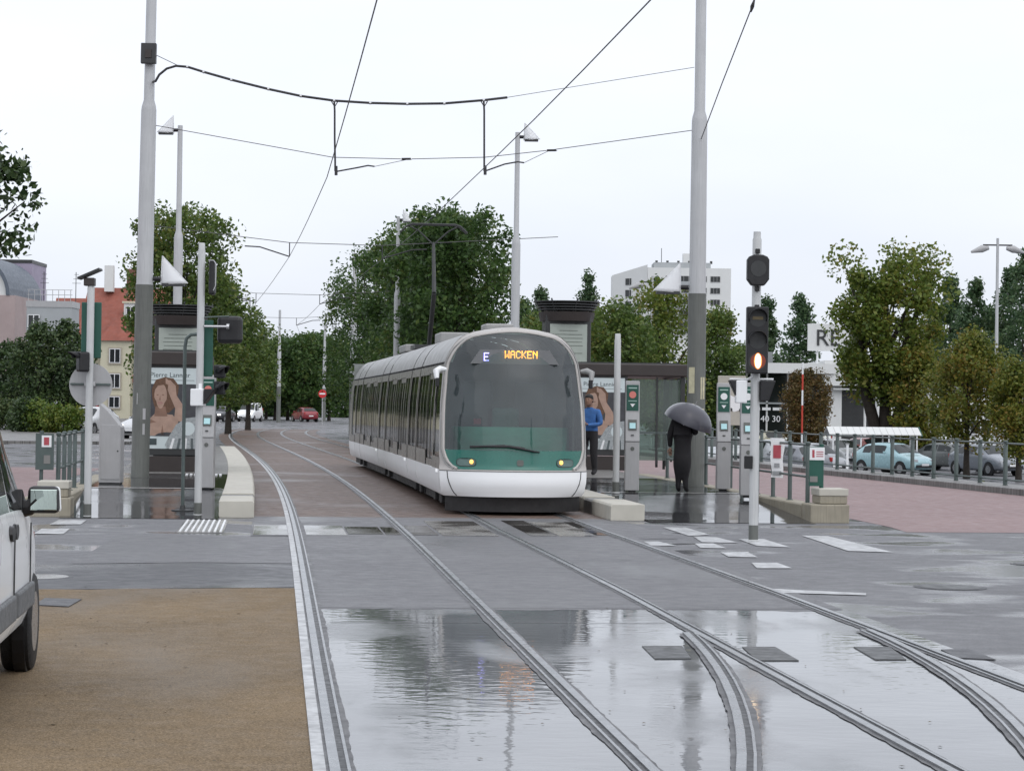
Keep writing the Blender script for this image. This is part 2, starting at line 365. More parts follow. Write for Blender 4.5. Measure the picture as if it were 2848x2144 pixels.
for k, Y in enumerate((17.2,)):      # joints sawn into the slab
    ribbon('slab_joint', -.6, .6, Y, Y + .02, .0085, m_groove, .02, slab)
    ribbon('slab_joint', .85, DR(Y) - .85, Y, Y + .02, .0085, m_groove, .02, slab)
# road lines, tactile strip, covers
Z7 = lambda l: [gp(1750 + .507 * x, 1300 + .507 * y) for x, y in l]
for q in ([(185, 330), (300, 328), (440, 370), (330, 378)], [(350, 380), (480, 385), (600, 415), (400, 412)], [(360, 420), (460, 418), (535, 445), (390, 443)],
          [(500, 468), (650, 465), (705, 495), (545, 492)], [(670, 525), (810, 525), (895, 555), (700, 555)], [(945, 375), (1090, 378), (1450, 468), (1200, 460)],
          [(600, 395), (740, 395), (885, 440), (700, 432)], [(80, 408), (160, 408), (260, 432), (120, 430)], [(780, 668), (1300, 692), (1300, 704), (830, 690)]):
    sheet('crosswalk_stripe', Z7(q), m_paint, .0085, ground)
ZA = lambda l: [gp(.5405 * x, 600 + .5405 * y) for x, y in l]
for q in ([(300, 1568), (445, 1568), (415, 1590), (255, 1590)], [(215, 1612), (360, 1612), (325, 1640), (170, 1638)]): sheet('crosswalk_stripe', ZA(q), m_paint, .0085, ground)
tp = tag(bpy.data.objects.new('tactile_paving', None), 'white ribbed tactile strip at the kerb by the left platform', 'tactile paving'); C.objects.link(tp); tp.location = (-4.3, 30.3, 0); tp.rotation_euler = (0, 0, .11)
MB().box(0, 0, .006, .62, 3.0, .008).build('base', m_slab, tp)
rib0 = MB().box(0, 0, .016, .028, 2.9, .014).build('rib', m_white, tp)
for i in range(8):
    r = rib0 if i == 0 else rib0.copy()
    if i: C.objects.link(r)
    r.location = (-.27 + i * .077, 0, 0)
for q, lab in (([(70, 985), (290, 985), (340, 1055), (140, 1055)], 'dark cover plate left of the diverging rail in the wet slab'), ([(620, 990), (800, 990), (930, 1065), (700, 1065)], 'dark cover plate between the rails of the right track'),
               ([(1230, 990), (1430, 990), (1520, 1060), (1350, 1060)], 'dark cover plate beside the outer switch rails'), ([(1710, 1005), (1860, 1000), (2010, 1060), (1800, 1050)], 'grey asphalt cover plate right of the outermost rail')):
    P = Z7(q); mb = MB(); mb.loft([[(p.x, p.y, .004) for p in P], [(p.x, p.y, .012) for p in P]])
    tag(mb.build('cover_plate', m_char if q[0][0] != 1710 else m_dark, None), lab, 'cover plate', 'cover plates among the rails')
def manhole(x, y, r, lab, mat):
    t = thing('manhole_cover', lab, 'manhole cover', (x, y, .0), 0, 'manhole covers')
    MB().lathe((0, 0, 0), [(r, .002), (r, .0055), (r * .93, .006)], 28).build('frame', m_dark, t)
    MB().lathe((0, 0, 0), [(r * .88, .004), (r * .88, .0085)], 28).build('lid', mat, t)
manhole(4.39, 21.5, .36, 'dark round manhole cover in the wet road on the right', m_char)
manhole(-4.62, 21.2, .33, 'pale round manhole cover in the dark asphalt by the parked van', m_slab)
manhole(6.1, 25.0, .3, 'small round manhole cover far out on the right-hand road', m_char)
P = [(-4.0, 18.2), (-3.69, 18.1), (-3.72, 18.8), (-4.05, 18.85)]
tag(MB().loft([[(*p, .005) for p in P], [(*p, .014) for p in P]]).build('cover_plate', m_dark, None), 'grey rectangular cover in the tan gravel behind the van', 'cover plate', 'cover plates among the rails')
# red cycle path on the right, wet side street and red strip on the left
struct(sheet('red_path', [(4.9, 41.5), (5.75, 32.6), (5.75, 31.3), (kerb_x(32.4) - .55, 32.4), *[(kerb_x(Y) - .55, Y) for Y in (36, 42, 47, 60, 75, 90)], (off(90, 9.2)), off(70, 9.0), off(50, 8.6)], m_red, .004))
struct(sheet('red_strip', [(-7.45, 33.0), (-20, 36), (-20, 56), (-10.6, 56), off(50, -5.4), off(42, -4.95)], m_red, .004))
# pavement beyond the side street
mb = MB()
pv = [(-40, 78), (-15.6, 88), (-17.5, 110), (-22, 120), (-60, 115)]
mb.loft([[(*p, 0) for p in pv], [(*p, .12) for p in pv]]); struct(mb.build('pavement', m_platpav, None))

# ================================================================== RAILS
def rail(name, fx, Y0, Y1, z, lab, side=1, strip=None, grp='rails of the tram tracks'):
    """fx(Y) -> (x, y). Head on the outside, flange groove and lip on the inside (side = direction of the lip)."""
    n = int((Y1 - Y0) / .7); P = [Vector((*fx(Y), 0)) for Y in frange(Y0, Y1, n)]
    N = []
    for i, p in enumerate(P):
        d = (P[min(i + 1, n)] - P[max(i - 1, 0)]).normalized(); N.append(Vector((d.y, -d.x, 0)) * side)
    t = thing(name, lab, 'rail', (0, 0, 0), 0, grp)
    def band(nm, a, b, za, zb, mat):
        mb = MB(); mb.loft([[p + q * a + Vector((0, 0, zb)) for p, q in zip(P, N)], [p + q * b + Vector((0, 0, zb)) for p, q in zip(P, N)],
                            [p + q * b + Vector((0, 0, za)) for p, q in zip(P, N)], [p + q * a + Vector((0, 0, za)) for p, q in zip(P, N)]], False, False)
        # wrap closed
        k = len(P); last = 3 * k
        for i in range(k - 1): mb.f.append((last + i, i, i + 1, last + i + 1))
        mb.build(nm, mat, t)
    # ragged bitumen and mortar bedding beside the rail
    Yb = list(np.arange(Y0, min(Y1, 40), .11)) + list(np.arange(min(Y1, 40), Y1, 2.0)) + [Y1]; wob = rng.normal(size=(2, len(Yb))); mb = MB(); A_ = []; B_ = []
    for i, Y in enumerate(Yb):
        p = Vector((*fx(Y), 0)); d = (Vector((*fx(Y + .3), 0)) - Vector((*fx(Y - .3), 0))).normalized(); q = Vector((d.y, -d.x, 0)) * side
        A_.append(p + q * (-.092 + .003 * wob[0, i] + .012 * (mnoise.noise((Y * .8, 3.1, d.x)) + .5 * mnoise.noise((Y * 4.1, 9.1, 0)))) + Vector((0, 0, z + .004))); B_.append(p + q * (.070 + .003 * wob[1, i] + .013 * (mnoise.noise((Y * .7, 7.7, d.x)) + .5 * mnoise.noise((Y * 3.7, 1.3, 0)))) + Vector((0, 0, z + .004)))
    mb.loft([A_, B_], False, False); o = mb.build('bedding', m_fill, t, fixn=False)
    if o.data.polygons[0].normal.z < 0: o.data.flip_normals()
    band('head', -.062, -.012, z - .01, z + .016, m_steel)
    band('groove', -.012, .022, z - .01, z + .0062, m_groove)  # shallow band; the groove's shade is put into its dark colour
    band('lip', .022, .038, z - .01, z + .014, m_steel)
    if strip: band('edge_strip', strip[0], strip[1], z - .01, z + .0075, m_paint)
    return t
rail('rail', lambda Y: off(Y, -.7175), 3.5, 150, .006, 'leftmost grooved rail with the pale edge strip beside the tan gravel', 1, (-.14, -.078))
rail('rail', lambda Y: off(Y, .7175), 3.5, 150, .006, 'second rail from the left, inner rail of the empty left track', -1)
rail('rail', lambda Y: off(Y, DR(Y) - .7175), 3.5, 150, .006, 'third rail from the left, running straight under the left side of the tram', 1)
rail('rail', lambda Y: off(Y, DR(Y) + .7175), 3.5, 150, .006, 'rightmost straight rail, running under the right side of the tram', -1)
_r1 = np.polyfit([14.59, 13.6, 12.63, 11.72, 10.99, 10.29, 9.62, 8.92], [1.38, 1.42, 1.43, 1.41, 1.37, 1.31, 1.25, 1.17], 2)
_r2 = np.polyfit([15.0, 14.29, 12.96, 11.94, 10.79, 9.73], [2.76, 2.83, 2.88, 2.89, 2.83, 2.71], 2)
rail('rail', lambda Y: (float(np.polyval(_r1, Y / 1.165)), Y), 6.4, 16.6, .010, 'diverging rail curving towards the camera out of the right track', 1)
rail('rail', lambda Y: (float(np.polyval(_r2, Y / 1.165)), Y), 7.0, 17.0, .010, 'diverging switch rail just inside the rightmost rail', -1)

# ================================================================== PLATFORMS
def platform(name, side, lab):
    t = thing(name, lab, 'platform', (0, 0, 0), 0, 'tram stop platforms')
    def o2(Y, d): return off(Y, -d) if side < 0 else off(Y, DR(Y) + d)
    def pave(nm, d0, d1, Y0, Y1, mat, dz=.0, step=1.0):
        n = max(2, int((Y1 - Y0) / step)); A = []; B = []
        for Y in frange(Y0, Y1, n):
            z = plat_z(Y) + dz; A.append((*o2(Y, d0), z)); B.append((*o2(Y, d1), z))
        mb = MB(); mb.loft([A, B], False, False); o = mb.build(nm, mat, t, fixn=False)
        if o.data.polygons[0].normal.z < 0: o.data.flip_normals()
    wide = 4.2 if side < 0 else 4.45
    pave('ramp', 1.86, wide, 32.4, 45.2, m_plat, .0085, .5)
    pave('deck', 1.86, wide, 45.22, 74, m_platpav, .0085)
    pave('joint_band', 1.9, wide - .05, 37.4, 37.65, m_slab, .0125, .1)
    pave('joint_band', 1.9, wide - .05, 42.4, 42.6, m_slab, .0125, .1)
    Y = 32.9
    k = 0
    while Y < 73:                                        # each kerb stone is a piece of its own
        L = (1.9 if k == 0 else 2.4 if k == 2 else .9 if k == 1 else 2.3); mb = MB(); z0, z1 = .0, .255
        if k == 1: z1 = .235
        rings = []
        for YY in frange(Y + .008, Y + L - .008, 3):
            a, b, c = o2(YY, 1.33), o2(YY, 1.30 + .06), o2(YY, 1.86)
            rings.append([(*o2(YY, 1.33), z0), (*o2(YY, 1.33), z1 - .03), (*o2(YY, 1.36), z1), (*o2(YY, 1.86), z1), (*o2(YY, 1.86), z0)])
        mb.loft(rings); mb.build('kerb_stone', m_kerb if k != 1 else m_platpav, t, bevel=.008)
        Y += L; k += 1
    return t
plat_left = platform('platform', -1, 'left tram platform with pale kerb stones and wet ramp')
plat_right = platform('platform', 1, 'right tram platform beside the tram with wet reflecting ramp')
rb = MB()
for i in range(9): 
    a = off(44.5, -2.0 - i * .085); rb.box(a[0], a[1], .268, .05, .75, .014, .13)
o = rb.build('tactile_ribs', m_white, plat_left); o['kind'] = 'stuff'

# leaf litter and grit on the tan apron and the slab
mb = MB()
for i in range(150):
    Y = 9.2 + 11 * rng.random(); x = (-.95 - 2.6 * rng.random() ** .8) if i < 95 else (-.4 + 3.4 * rng.random()); x += -(Y - 9) * .12
    a = rng.random() * 6.28; s = .008 + .016 * rng.random(); z = .0085 + .004 * rng.random()
    mb.add([(x + s * math.cos(a), Y + s * math.sin(a), z), (x - s * .4 * math.sin(a), Y + s * .5 * math.cos(a), z + .004), (x - s * math.cos(a), Y - s * math.sin(a), z), (x + s * .4 * math.sin(a), Y - s * .5 * math.cos(a), z + .002)], [(0, 1, 2, 3)])
o = mb.build('leaf_litter', M('dry leaf scraps', (.16, .13, .09), .7, 0, .5, 3), None, fixn=False); o['kind'] = 'stuff'; o['label'] = 'scattered dry leaf scraps on the tan gravel and wet slab'; o['category'] = 'leaf litter'

# ================================================================== LOW WALLS AND RAILINGS
def low_wall(side, lab, Y0, Y1, d0, d1):
    t = thing('low_wall', lab, 'wall', (0, 0, 0), 0)
    def o2(Y, d): return off(Y, -d) if side < 0 else off(Y, DR(Y) + d)
    Y = Y0; k = 0
    while Y < Y1 - .2:
        L = min(1.45, Y1 - Y); mb = MB(); rings = []
        for YY in frange(Y + .006, Y + L - .006, 2):
            z1 = .27 + .0 * YY
            rings.append([(*o2(YY, d0), -.02), (*o2(YY, d0), z1 - .02), (*o2(YY, d0 + .02), z1), (*o2(YY, d1 - .02), z1), (*o2(YY, d1), z1 - .02), (*o2(YY, d1), -.02)])
        mb.loft(rings); mb.build('coping_stone', m_kerb2, t, bevel=.006); Y += L; k += 1
    return t
low_wall(1, 'low sloping stone wall carrying the near railing on the right', 33.35, 48, 4.45, 4.78)
low_wall(-1, 'low stone wall carrying the railing on the left', 33.35, 44, 4.2, 4.52)
def pier(side, lab):
    Y = 33.0; x, y = off(Y, -4.4) if side < 0 else off(Y, DR(Y) + 4.75)
    t = thing('stone_pier', lab, 'stone block', (x, y, 0), .11, 'end blocks of the low walls')
    MB().box(0, 0, .14, .62 if side > 0 else .7, .6, .30).build('base_block', m_kerb2, t, bevel=.02)
    MB().box(.08, .05, .355, .44, .5, .12).build('middle_block', m_kerb2, t, bevel=.012)
    MB().box(.08, .05, .475, .47, .53, .115).build('cap_block', m_kerb, t, bevel=.014)
pier(1, 'pile of pale stone blocks ending the right-hand wall')
pier(-1, 'stone end block half hidden behind the van mirror')
def railing(lab, posts, zb, h, r=.036, rails=(.93, .42), grp='railings'):
    t = thing('railing', lab, 'railing', (posts[0][0], posts[0][1], 0), 0, grp); X, Y = posts[0]
    m0 = None
    for i, (x, y) in enumerate(posts):
        if m0 is None:
            m0 = MB().lathe((0, 0, 0), [(.06, 0), (.06, .012), (r, .014), (r, h - .09), (r * .7, h - .07), (r * 1.15, h - .045), (r * 1.15, h - .015), (r * .5, h)], 12).build('post', m_fence, t, True); o = m0
        else: o = m0.copy(); C.objects.link(o)
        o.location = (x - X, y - Y, zb(x, y) if callable(zb) else zb)
    for a, b in zip(posts, posts[1:]):
        for k in rails:
            za = (zb(*a) if callable(zb) else zb) + k; zc = (zb(*b) if callable(zb) else zb) + k
            MB().cyl((a[0] - X, a[1] - Y, za), (b[0] - X, b[1] - Y, zc), .021, n=8).build('rail_bar', m_fence, t, True)
    return t
rp = [off(Y, DR(Y) + 4.62) for Y in (33.6, 34.75, 35.9, 37.05, 38.2, 39.4, 41.3, 43.2, 45.1)]
fr_ = railing('grey green railing on the low wall at the right platform', rp, .27, .98)
lp = [off(Y, -4.36) for Y in (34.0, 35.0, 36.0, 37.0, 38.7, 40.2)]
fl_ = railing('grey green railing on the low wall at the left platform', lp, .27, .98)
fp = [(kerb_x(Y) + .02, Y) for Y in frange(31.0, 78.4, 33)]
railing('long grey railing on the kerb in front of the car park', fp, .15, 1.0, .05, (.93, .12))
mb = MB()                                                # kerb and footway under the far railing
A = [(kerb_x(Y) - .5, Y) for Y in frange(20, 92, 16)]; B = [(kerb_x(Y) + .42, Y) for Y in frange(20, 92, 16)]
k = [[(*a, -.02) for a in A], [(*a, .13) for a in A], [(a[0] + .03, a[1], .15) for a in A], [(*b, .15) for b in B], [(*b, -.5) for b in B]]
mb.loft(k, False, False); struct(mb.build('kerb_footway', m_platpav, None))
mb = MB()                                                # lower verge with weeds behind it
# notices hanging on the near railings
def notice(lab, x, y, z, w_, h_, rz, parts):
    t = thing('notice', lab, 'sign', (x, y, z), rz)
    MB().box(0, 0, h_ / 2, w_, .012, h_).build('panel', m_white, t)
    for nm, cx, cz, ww, hh, mat in parts: MB().box(cx, -.009, cz, ww, .004, hh).build(nm, mat, t)
    return t
m_redp = M('faded red print', (.42, .07, .09), .5, 0, .15, 20); m_greyp = M('grey print', (.30, .31, .32), .6, 0, .2, 30)
b = Vector((*off(35.5, DR(35.5) + 4.57), 0))
t = thing('banner', 'white hanging banner with red square tied to the right railing', 'banner', (b.x, b.y - .06, .62), .0)
mb = MB(); R = []
for i in range(9):
    z = .66 - i * .083; s = .012 * math.sin(i * 1.1); R.append([(-.115 + s + i * .004 - .02 * (i == 8), -.01 + s, z), (.0 + s, -.025 + s * .5, z), (.125 + s - .003 * i, -.012, z - .006)])
mb.loft(R, False, False); mb.build('cloth', m_white, t, True, fixn=False)
MB().box(.0, -.04, .43, .13, .004, .22).build('red_square', m_redp, t); MB().box(.0, -.036, .20, .09, .003, .07).build('printed_lines', m_greyp, t); MB().box(.0, -.036, .07, .15, .003, .07).build('printed_lines', m_greyp, t)
b = Vector((*off(33.5, DR(33.5) + 4.62), 0))
t = thing('stop_sign_post', 'short green post with white and green stop notice beside the stone pile', 'sign', (b.x + .02, b.y - .35, .27), 0)
MB().cyl((.12, 0, 0), (.12, 0, .95), .035).build('post', m_green, t, True); MB().box(.02, -.05, .60, .20, .02, .62).build('panel', m_green, t)
MB().box(.04, -.065, .80, .235, .01, .20).build('white_plate', m_white, t); MB().box(-.02, -.073, .80, .035, .004, .12).build('red_emblem', m_redp, t)
[MB().box(.08, -.073, .83 - .035 * k_, .11, .004, .012).build('printed_lines', m_redp, t) for k_ in range(3)]; MB().box(-.01, -.064, .40, .12, .006, .09).build('small_plate', m_platpav, t)
b = Vector((*off(34.0, -4.36), 0))
t = thing('stop_sign_post', 'green notice board with small red emblem on the left railing', 'sign', (b.x - .16, b.y - .2, .27), 0)
MB().cyl((-.06, .0, 0), (-.06, .0, 1.0), .03).build('post', m_fence, t, True); MB().box(0, -.05, .68, .28, .02, .56).build('panel', m_fence, t)
MB().box(.03, -.065, .84, .15, .008, .18).build('white_plate', m_white, t); MB().box(.03, -.071, .84, .08, .004, .12).build('red_emblem', m_redp, t); MB().box(.04, -.064, .56, .1, .006, .13).build('small_plate', m_platpav, t)

# ================================================================== MASTS, LAMPS, POSTS
def mast(lab, x, y, z, h, hj=5.9, hd=3.9, r0=.165, sail=0, grp='catenary masts'):
    t = thing('catenary_mast', lab, 'mast', (x, y, z), 0, grp)
    MB().lathe((0, 0, 0), [(r0 + .012, 0), (r0 + .012, .03), (r0 + .004, .06), (r0, hd)], 20).build('lower_shaft', m_mastd, t, True)
    MB().lathe((0, 0, 0), [(r0 * .93, hd), (r0 * .86, hj), (r0 * .80, hj + .08), (r0 * .60, hj + .20), (r0 * .56, h)], 20).build('upper_shaft', m_mastl, t, True)
    MB().lathe((0, 0, 0), [(r0 * .97, hd - .01), (r0 * .97, hd + .03)], 20).build('collar', m_mastl, t, True)
    if sail: sail_lamp(t, (sail * (r0 + .0), 0, hd + .12), sail, .52)
    return t
def sail_lamp(par, p, s, k):
    x, y, z = p
    MB().cyl((x, y, z), (x + s * .14 * k / .5, y, z), .045).build('lamp_arm', m_black, par, True)
    mb = MB(); a = x + s * .14 * k / .5
    tri = [(a, z - .22 * k), (a + s * 1.02 * k, z - .14 * k), (a + s * .02, z + .88 * k)]
    # thin translucent sail, bulging a little towards the track, with a stiff rim
    A_, B_, C_ = [Vector((u_, 0, v_)) for u_, v_ in tri]; R = []; n_ = 8
    for i_ in range(n_ + 1):
        row = []
        for j_ in range(n_ + 1):
            f_, g_ = i_ / n_, j_ / n_; p_ = A_.lerp(B_, g_).lerp(C_, f_); row.append((p_.x, y - .10 * math.sin(math.pi * g_) * (1 - f_) , p_.z))
        R.append(row)
    mb.loft(R, False, False); o = mb.build('sail', m_sail, par, True, fixn=False); md = o.modifiers.new('thick', 'SOLIDIFY'); md.thickness = .006
    MB().tube([(A_.x, y, A_.z), (C_.x, y, C_.z)], .012, 6).build('sail_rim', m_sail, par, True); MB().tube([(B_.x, y, B_.z), (C_.x, y, C_.z)], .010, 6).build('sail_rim', m_sail, par, True)
    MB().box(a + s * .48 * k, y, z - .21 * k, .86 * k, .16, .05).build('lamp_housing', m_char, par)
def lamp(lab, x, y, z, h, s, grp='street lamps with white sails', r=.115):
    t = thing('street_lamp', lab, 'street lamp', (x, y, z), 0, grp); hj = h * .66
    MB().lathe((0, 0, 0), [(r + .06, 0), (r + .06, .03), (r, .05), (r, hj), (r * .9, hj + .12), (r * .62, hj + .22), (r * .55, h)], 16).build('pole', m_mastl, t, True)
    sail_lamp(t, (s * r * .4, 0, h - .12), s, .42)
    return t
ML = pp(389, 1327); MR = pp(1932.5, 1353.7)
mastL = mast('tall grey catenary mast on the left platform with a dark signal box', ML.x, ML.y, ML.z, 14, 7.25, 3.80, .175, 1)
mastR = mast('tall grey catenary mast on the right platform behind the umbrella', MR.x, MR.y, MR.z, 14, 7.05, 3.72, .175, -1)
mastL.rotation_euler = (0, RAD(.5), 0)
MB().box(0, -.16, 8.35, .30, .12, .40).build('signal_box', m_char, mastL, bevel=.01)
MB().box(0, -.23, 8.34, .12, .03, .16).build('signal_lens', m_brown, mastL)
for zz, wd in ((2.15, .16), (1.55, .14)):                # worn paste-up notices and tape on the right mast
    MB().box(-.10, -.14, zz - .1, .12, .01, .5 if zz > 2 else .3, -.6).build('paper_notice', M('yellowed paper', (.55, .52, .36), .7, 0, .2, 12), mastR)
    MB().box(.11, -.13, zz - .25, .10, .01, .42, .7).build('paper_notice', M('yellowed paper', (.55, .52, .36), .7, 0, .2, 12), mastR)
for zz in (1.35, 1.62): MB().lathe((0, 0, 0), [(.169, zz), (.169, zz + .05)], 20).build('tape_band', m_grey, mastL, True)
for zz, sx in ((1.55, -.02), (1.25, .06), (.95, .05)): MB().box(sx, -.165, zz, .1, .008, .22, .2 * sx).build('torn_poster', m_grey, mastL)
far = [((774, 1175), 10.6, 'slender catenary mast standing alone in the gap where the tracks bend'), ((900, 1172), 10.6, 'far catenary mast beside the red no-entry disc')]
for (px, py), h, lab in far: q = gp(px, py); mast(lab, q.x, q.y, 0, h, 6.8, 3.4, .2)
q = ap(980, 1180, 123); mast('catenary mast whose top peeks over the clipped trees right of the tracks', q.x, q.y, 0, 10.4, 6.8, 3.4, .2)
for px, Y, h, s, lab in ((489, 55, 8.55, -1, 'street lamp behind the left mast and the left kiosk'), (1429, 57, 8.75, 1, 'street lamp rising directly behind the tram roof'),
                         (1100, 80, 8.75, 1, 'street lamp in front of the clipped trees left of the pantograph'), (690, 143, 8.75, -1, 'far street lamp above the left row of trees')):
    q = ap(px, 1150, Y); lamp(lab, q.x, q.y, plat_z(Y) if Y < 75 else 0, h, s)
# second sail lamp light on the tram's far side: low white sail seen over the roof
def post(lab, p, h, r=.052):
    t = thing('signal_post', lab, 'post', p, 0, 'pale grey signal posts')
    MB().lathe((0, 0, 0), [(r + .012, 0), (r + .012, .02), (r, .03), (r, h * .55), (r * .98, h - .12), (r * .88, h - .1), (r * .84, h - .01), (r * .7, h)], 16).build('shaft', m_post, t, True)
    MB().lathe((0, 0, 0), [(r + .004, 0), (r + .003, .2)], 16).build('stained_foot', m_mastd, t, True)
    return t
def box_on(t, nm, cx, cy, cz, sx, sy, sz, mat, bev=.012, rz=0): return MB().box(cx, cy, cz, sx, sy, sz, rz).build(nm, mat, t, bevel=bev)
def visor(t, c, r, L, mat=None, ang=0, tilt=.0):
    """half-tube sun visor opening towards local -y, turned by ang"""
    mb = MB(); R0 = []; R1 = []; n = 10
    ca, sa = math.cos(ang), math.sin(ang)
    def W(x, y, z): return (c[0] + x * ca - y * sa, c[1] + x * sa + y * ca, c[2] + z)
    for i in range(n + 1):
        a = -0.35 + (math.pi + .7) * i / n; x, z = r * math.cos(a), r * math.sin(a)
        R0.append(W(x, 0, z)); R1.append(W(x, -L * (.45 + .55 * max(0, math.sin(a))), z))
    mb.loft([R0, R1], False, False); o = mb.build('visor', mat or m_black, t, True, fixn=False)
    s_ = o.modifiers.new('thick', 'SOLIDIFY'); s_.thickness = .006; return o
# plain white post on the right platform
q = pp(1712.6, 1371.6); post('plain pale post on the right platform in front of the glass shelter', q, 2.8, .058)
# left post with the disc seen from behind and a small solar cap
q = pp(243, 1438); t = post('leftmost pale signal post with a round sign seen from behind', q, 3.55, .056)
MB().box(0, 0, 0, .36, .26, .035).build('solar_cap', m_char, t, bevel=.005, loc=(-.02, 0, 3.64)).rotation_euler = (0, RAD(-24), 0)
box_on(t, 'cap_bracket', -.02, 0, 3.52, .16, .14, .12, m_brown)
box_on(t, 'backing_board', 0, .075, 2.80, .30, .03, .84, m_green)
d = MB().tube([(0, .10, 1.98), (0, .115, 1.98)], .325, 36).build('round_sign', m_grey, t, 30)
box_on(t, 'stiffener', 0, .075, 1.99, .60, .035, .03, m_fence, .004); box_on(t, 'clamp', 0, .06, 1.99, .16, .13, .07, m_grey)
s_ = box_on(t, 'pedestrian_signal', -.08, -.12, 2.32, .17, .16, .30, m_black, .03, .6); visor(t, (-.13, -.16, 2.4), .07, .18, None, -.9)
box_on(t, 'red_lamp', -.112, -.206, 2.28, .012, .01, .10, M('red signal light', (1, .16, .05), .4, 0, 0, 1, emit=2.0), 0, .6)
# second left post with the camera box and the hooded signal beyond
q = pp(550, 1427); t = post('pale signal post with white camera box at the left tram lane', q, 4.15, .056)
box_on(t, 'camera_box', -.01, -.07, 1.80, .20, .30, .26, m_white, .015); box_on(t, 'camera_cap', .02, -.06, 1.96, .05, .05, .10, m_white, .004)
mb = MB(); mb.prism([(.10, 1.70), (.27, 1.93), (.10, 1.93)], -.25, .10); mb.build('camera_hood', m_black, t, bevel=.01)
box_on(t, 'backing_board', .10, .10, 2.55, .16, .03, .86, m_green); box_on(t, 'signal_head', .17, .0, 3.62, .09, .22, .52, m_black, .03)
mb = MB().tube([(.20, -.12, 3.42), (.235, -.12, 3.5), (.235, -.12, 3.82), (.20, -.12, 3.88), (.12, -.12, 3.88)], .008, 6); mb.build('guard_loop', m_chrome, t, True)
box_on(t, 'signal_head', .42, .22, 2.84, .38, .2, .42, m_black, .06); MB().cyl((.06, -.02, 2.88), (.40, -.02, 2.88), .02).build('bracket_arm', m_chrome, t, True)
MB().cyl((.40, -.02, 2.88), (.44, -.02, 2.88), .045).build('bracket_knob', m_chrome, t, True)
MB().cyl((.06, .0, 3.02), (.42, .05, 3.04), .012).build('upper_arm', m_fence, t, True)
for zz in (2.20, 1.95): visor(t, (.28, .12, zz), .085, .2, None, .9); box_on(t, 'signal_lamp', .28, .16, zz, .17, .12, .2, m_black, .02)
# hooked green pole
q = pp(508, 1386); t = thing('hooked_pole', 'thin dark green pole with a hooked top in front of the poster', 'pole', q)
MB().tube([(0, 0, 0), (0, 0, 2.55), (.02, 0, 2.68), (.09, 0, 2.74), (.20, 0, 2.75)], .028, 10).build('shaft', m_fence, t, True)
MB().lathe((0, 0, 0), [(.18, .012), (.18, .03), (.05, .04), (.04, .10)], 18).build('base_plate', m_char, t, True)
# traffic light on the right
q = gp(2095, 1506); t = thing('traffic_light', 'tram signal on a pale pole showing a lit vertical bar', 'traffic light', q)
MB().lathe((0, 0, 0), [(.075, 0), (.075, .02), (.062, .03), (.060, 4.0), (.05, 4.02), (.048, 4.10)], 18).build('pole', m_post, t, True)
MB().lathe((0, 0, 0), [(.064, .0), (.0635, .22)], 18).build('stained_foot', m_mastd, t, True)
mb = MB(); mb.prism([(-.085, 3.38), (.085, 3.38), (.145, 3.46), (.145, 3.72), (.12, 3.76), (.06, 3.785), (-.06, 3.785), (-.12, 3.76), (-.145, 3.72), (-.145, 3.46)], -.20, -.05); mb.build('upper_head', m_black, t, bevel=.015)
MB().cyl((0, -.205, 3.6), (0, -.20, 3.6), .105, n=20).build('upper_lens', m_char, t)
for zz in (3.84, 3.34, 3.10): box_on(t, 'clamp', 0, -.05, zz, .06, .10, .06, m_black, .005)
box_on(t, 'signal_head', 0, -.13, 2.66, .285, .14, .88, m_black, .015)
for zz in (2.95, 2.66, 2.375):
    MB().cyl((0, -.203, zz), (0, -.20, zz), .115, n=24).build('lens', m_char, t)
    if zz > 2.4: visor(t, (0, -.20, zz), .12, .17)
box_on(t, 'unlit_bar', 0, -.207, 2.95, .14, .004, .04, M('dim amber bar', (.16, .12, .05), .4, 0, .1, 9), 0)
tube_ = lambda rx, rz_, y0, y1: MB().loft([[(.008 + rx * math.cos(a_), y_, 2.385 + rz_ * math.sin(a_)) for a_ in np.linspace(0, 2 * math.pi, 17)[:-1]] for y_ in (y0, y1)])
tube_(.052, .108, -.2075, -.205).build('halo_ring', M('painted bar glow', (1, .30, .08), .4, 0, 0, 1, emit=1.0), t)  # orange glow round the bar, put in as an emissive ring
tube_(.036, .092, -.2105, -.2076).build('lit_bar', M('lit signal bar', (1, .80, .52), .4, 0, 0, 1, emit=6), t)
MB().cyl((.01, -.2055, 2.385), (.01, -.2045, 2.385), .10, n=24).build('lit_lens', M('dark lens with red halo', (.16, .03, .015), .4, 0, 0, 1, emit=.35), t)  # the bar's red halo is put into the dark lens colour
box_on(t, 'camera_box', -.19, -.02, 1.98, .145, .2, .30, m_white, .015)
for s in (-1, 1):
    mb = MB(); x0 = -.19 if s < 0 else .03; mb.prism([(x0 + s * .06, 1.90), (x0 + s * .17, 2.13), (x0, 2.13), (x0, 1.90)] if s < 0 else [(.06, 1.86), (.17, 1.86), (.26, 2.13), (.06, 2.13)], -.10, .08); mb.build('hood', m_black, t, bevel=.012)
MB().cyl((-.34, 0, 2.145), (.24, 0, 2.15), .014).build('hood_rail', m_white, t, True)
box_on(t, 'small_box', -.085, -.06, 1.05, .11, .05, .17, m_black, .006)
MB().tube([(-.12, -.02, 2.14), (-.02, -.04, 2.20), (.0, -.04, 2.19)], .012, 6).build('cable_loop', m_white, t, True)

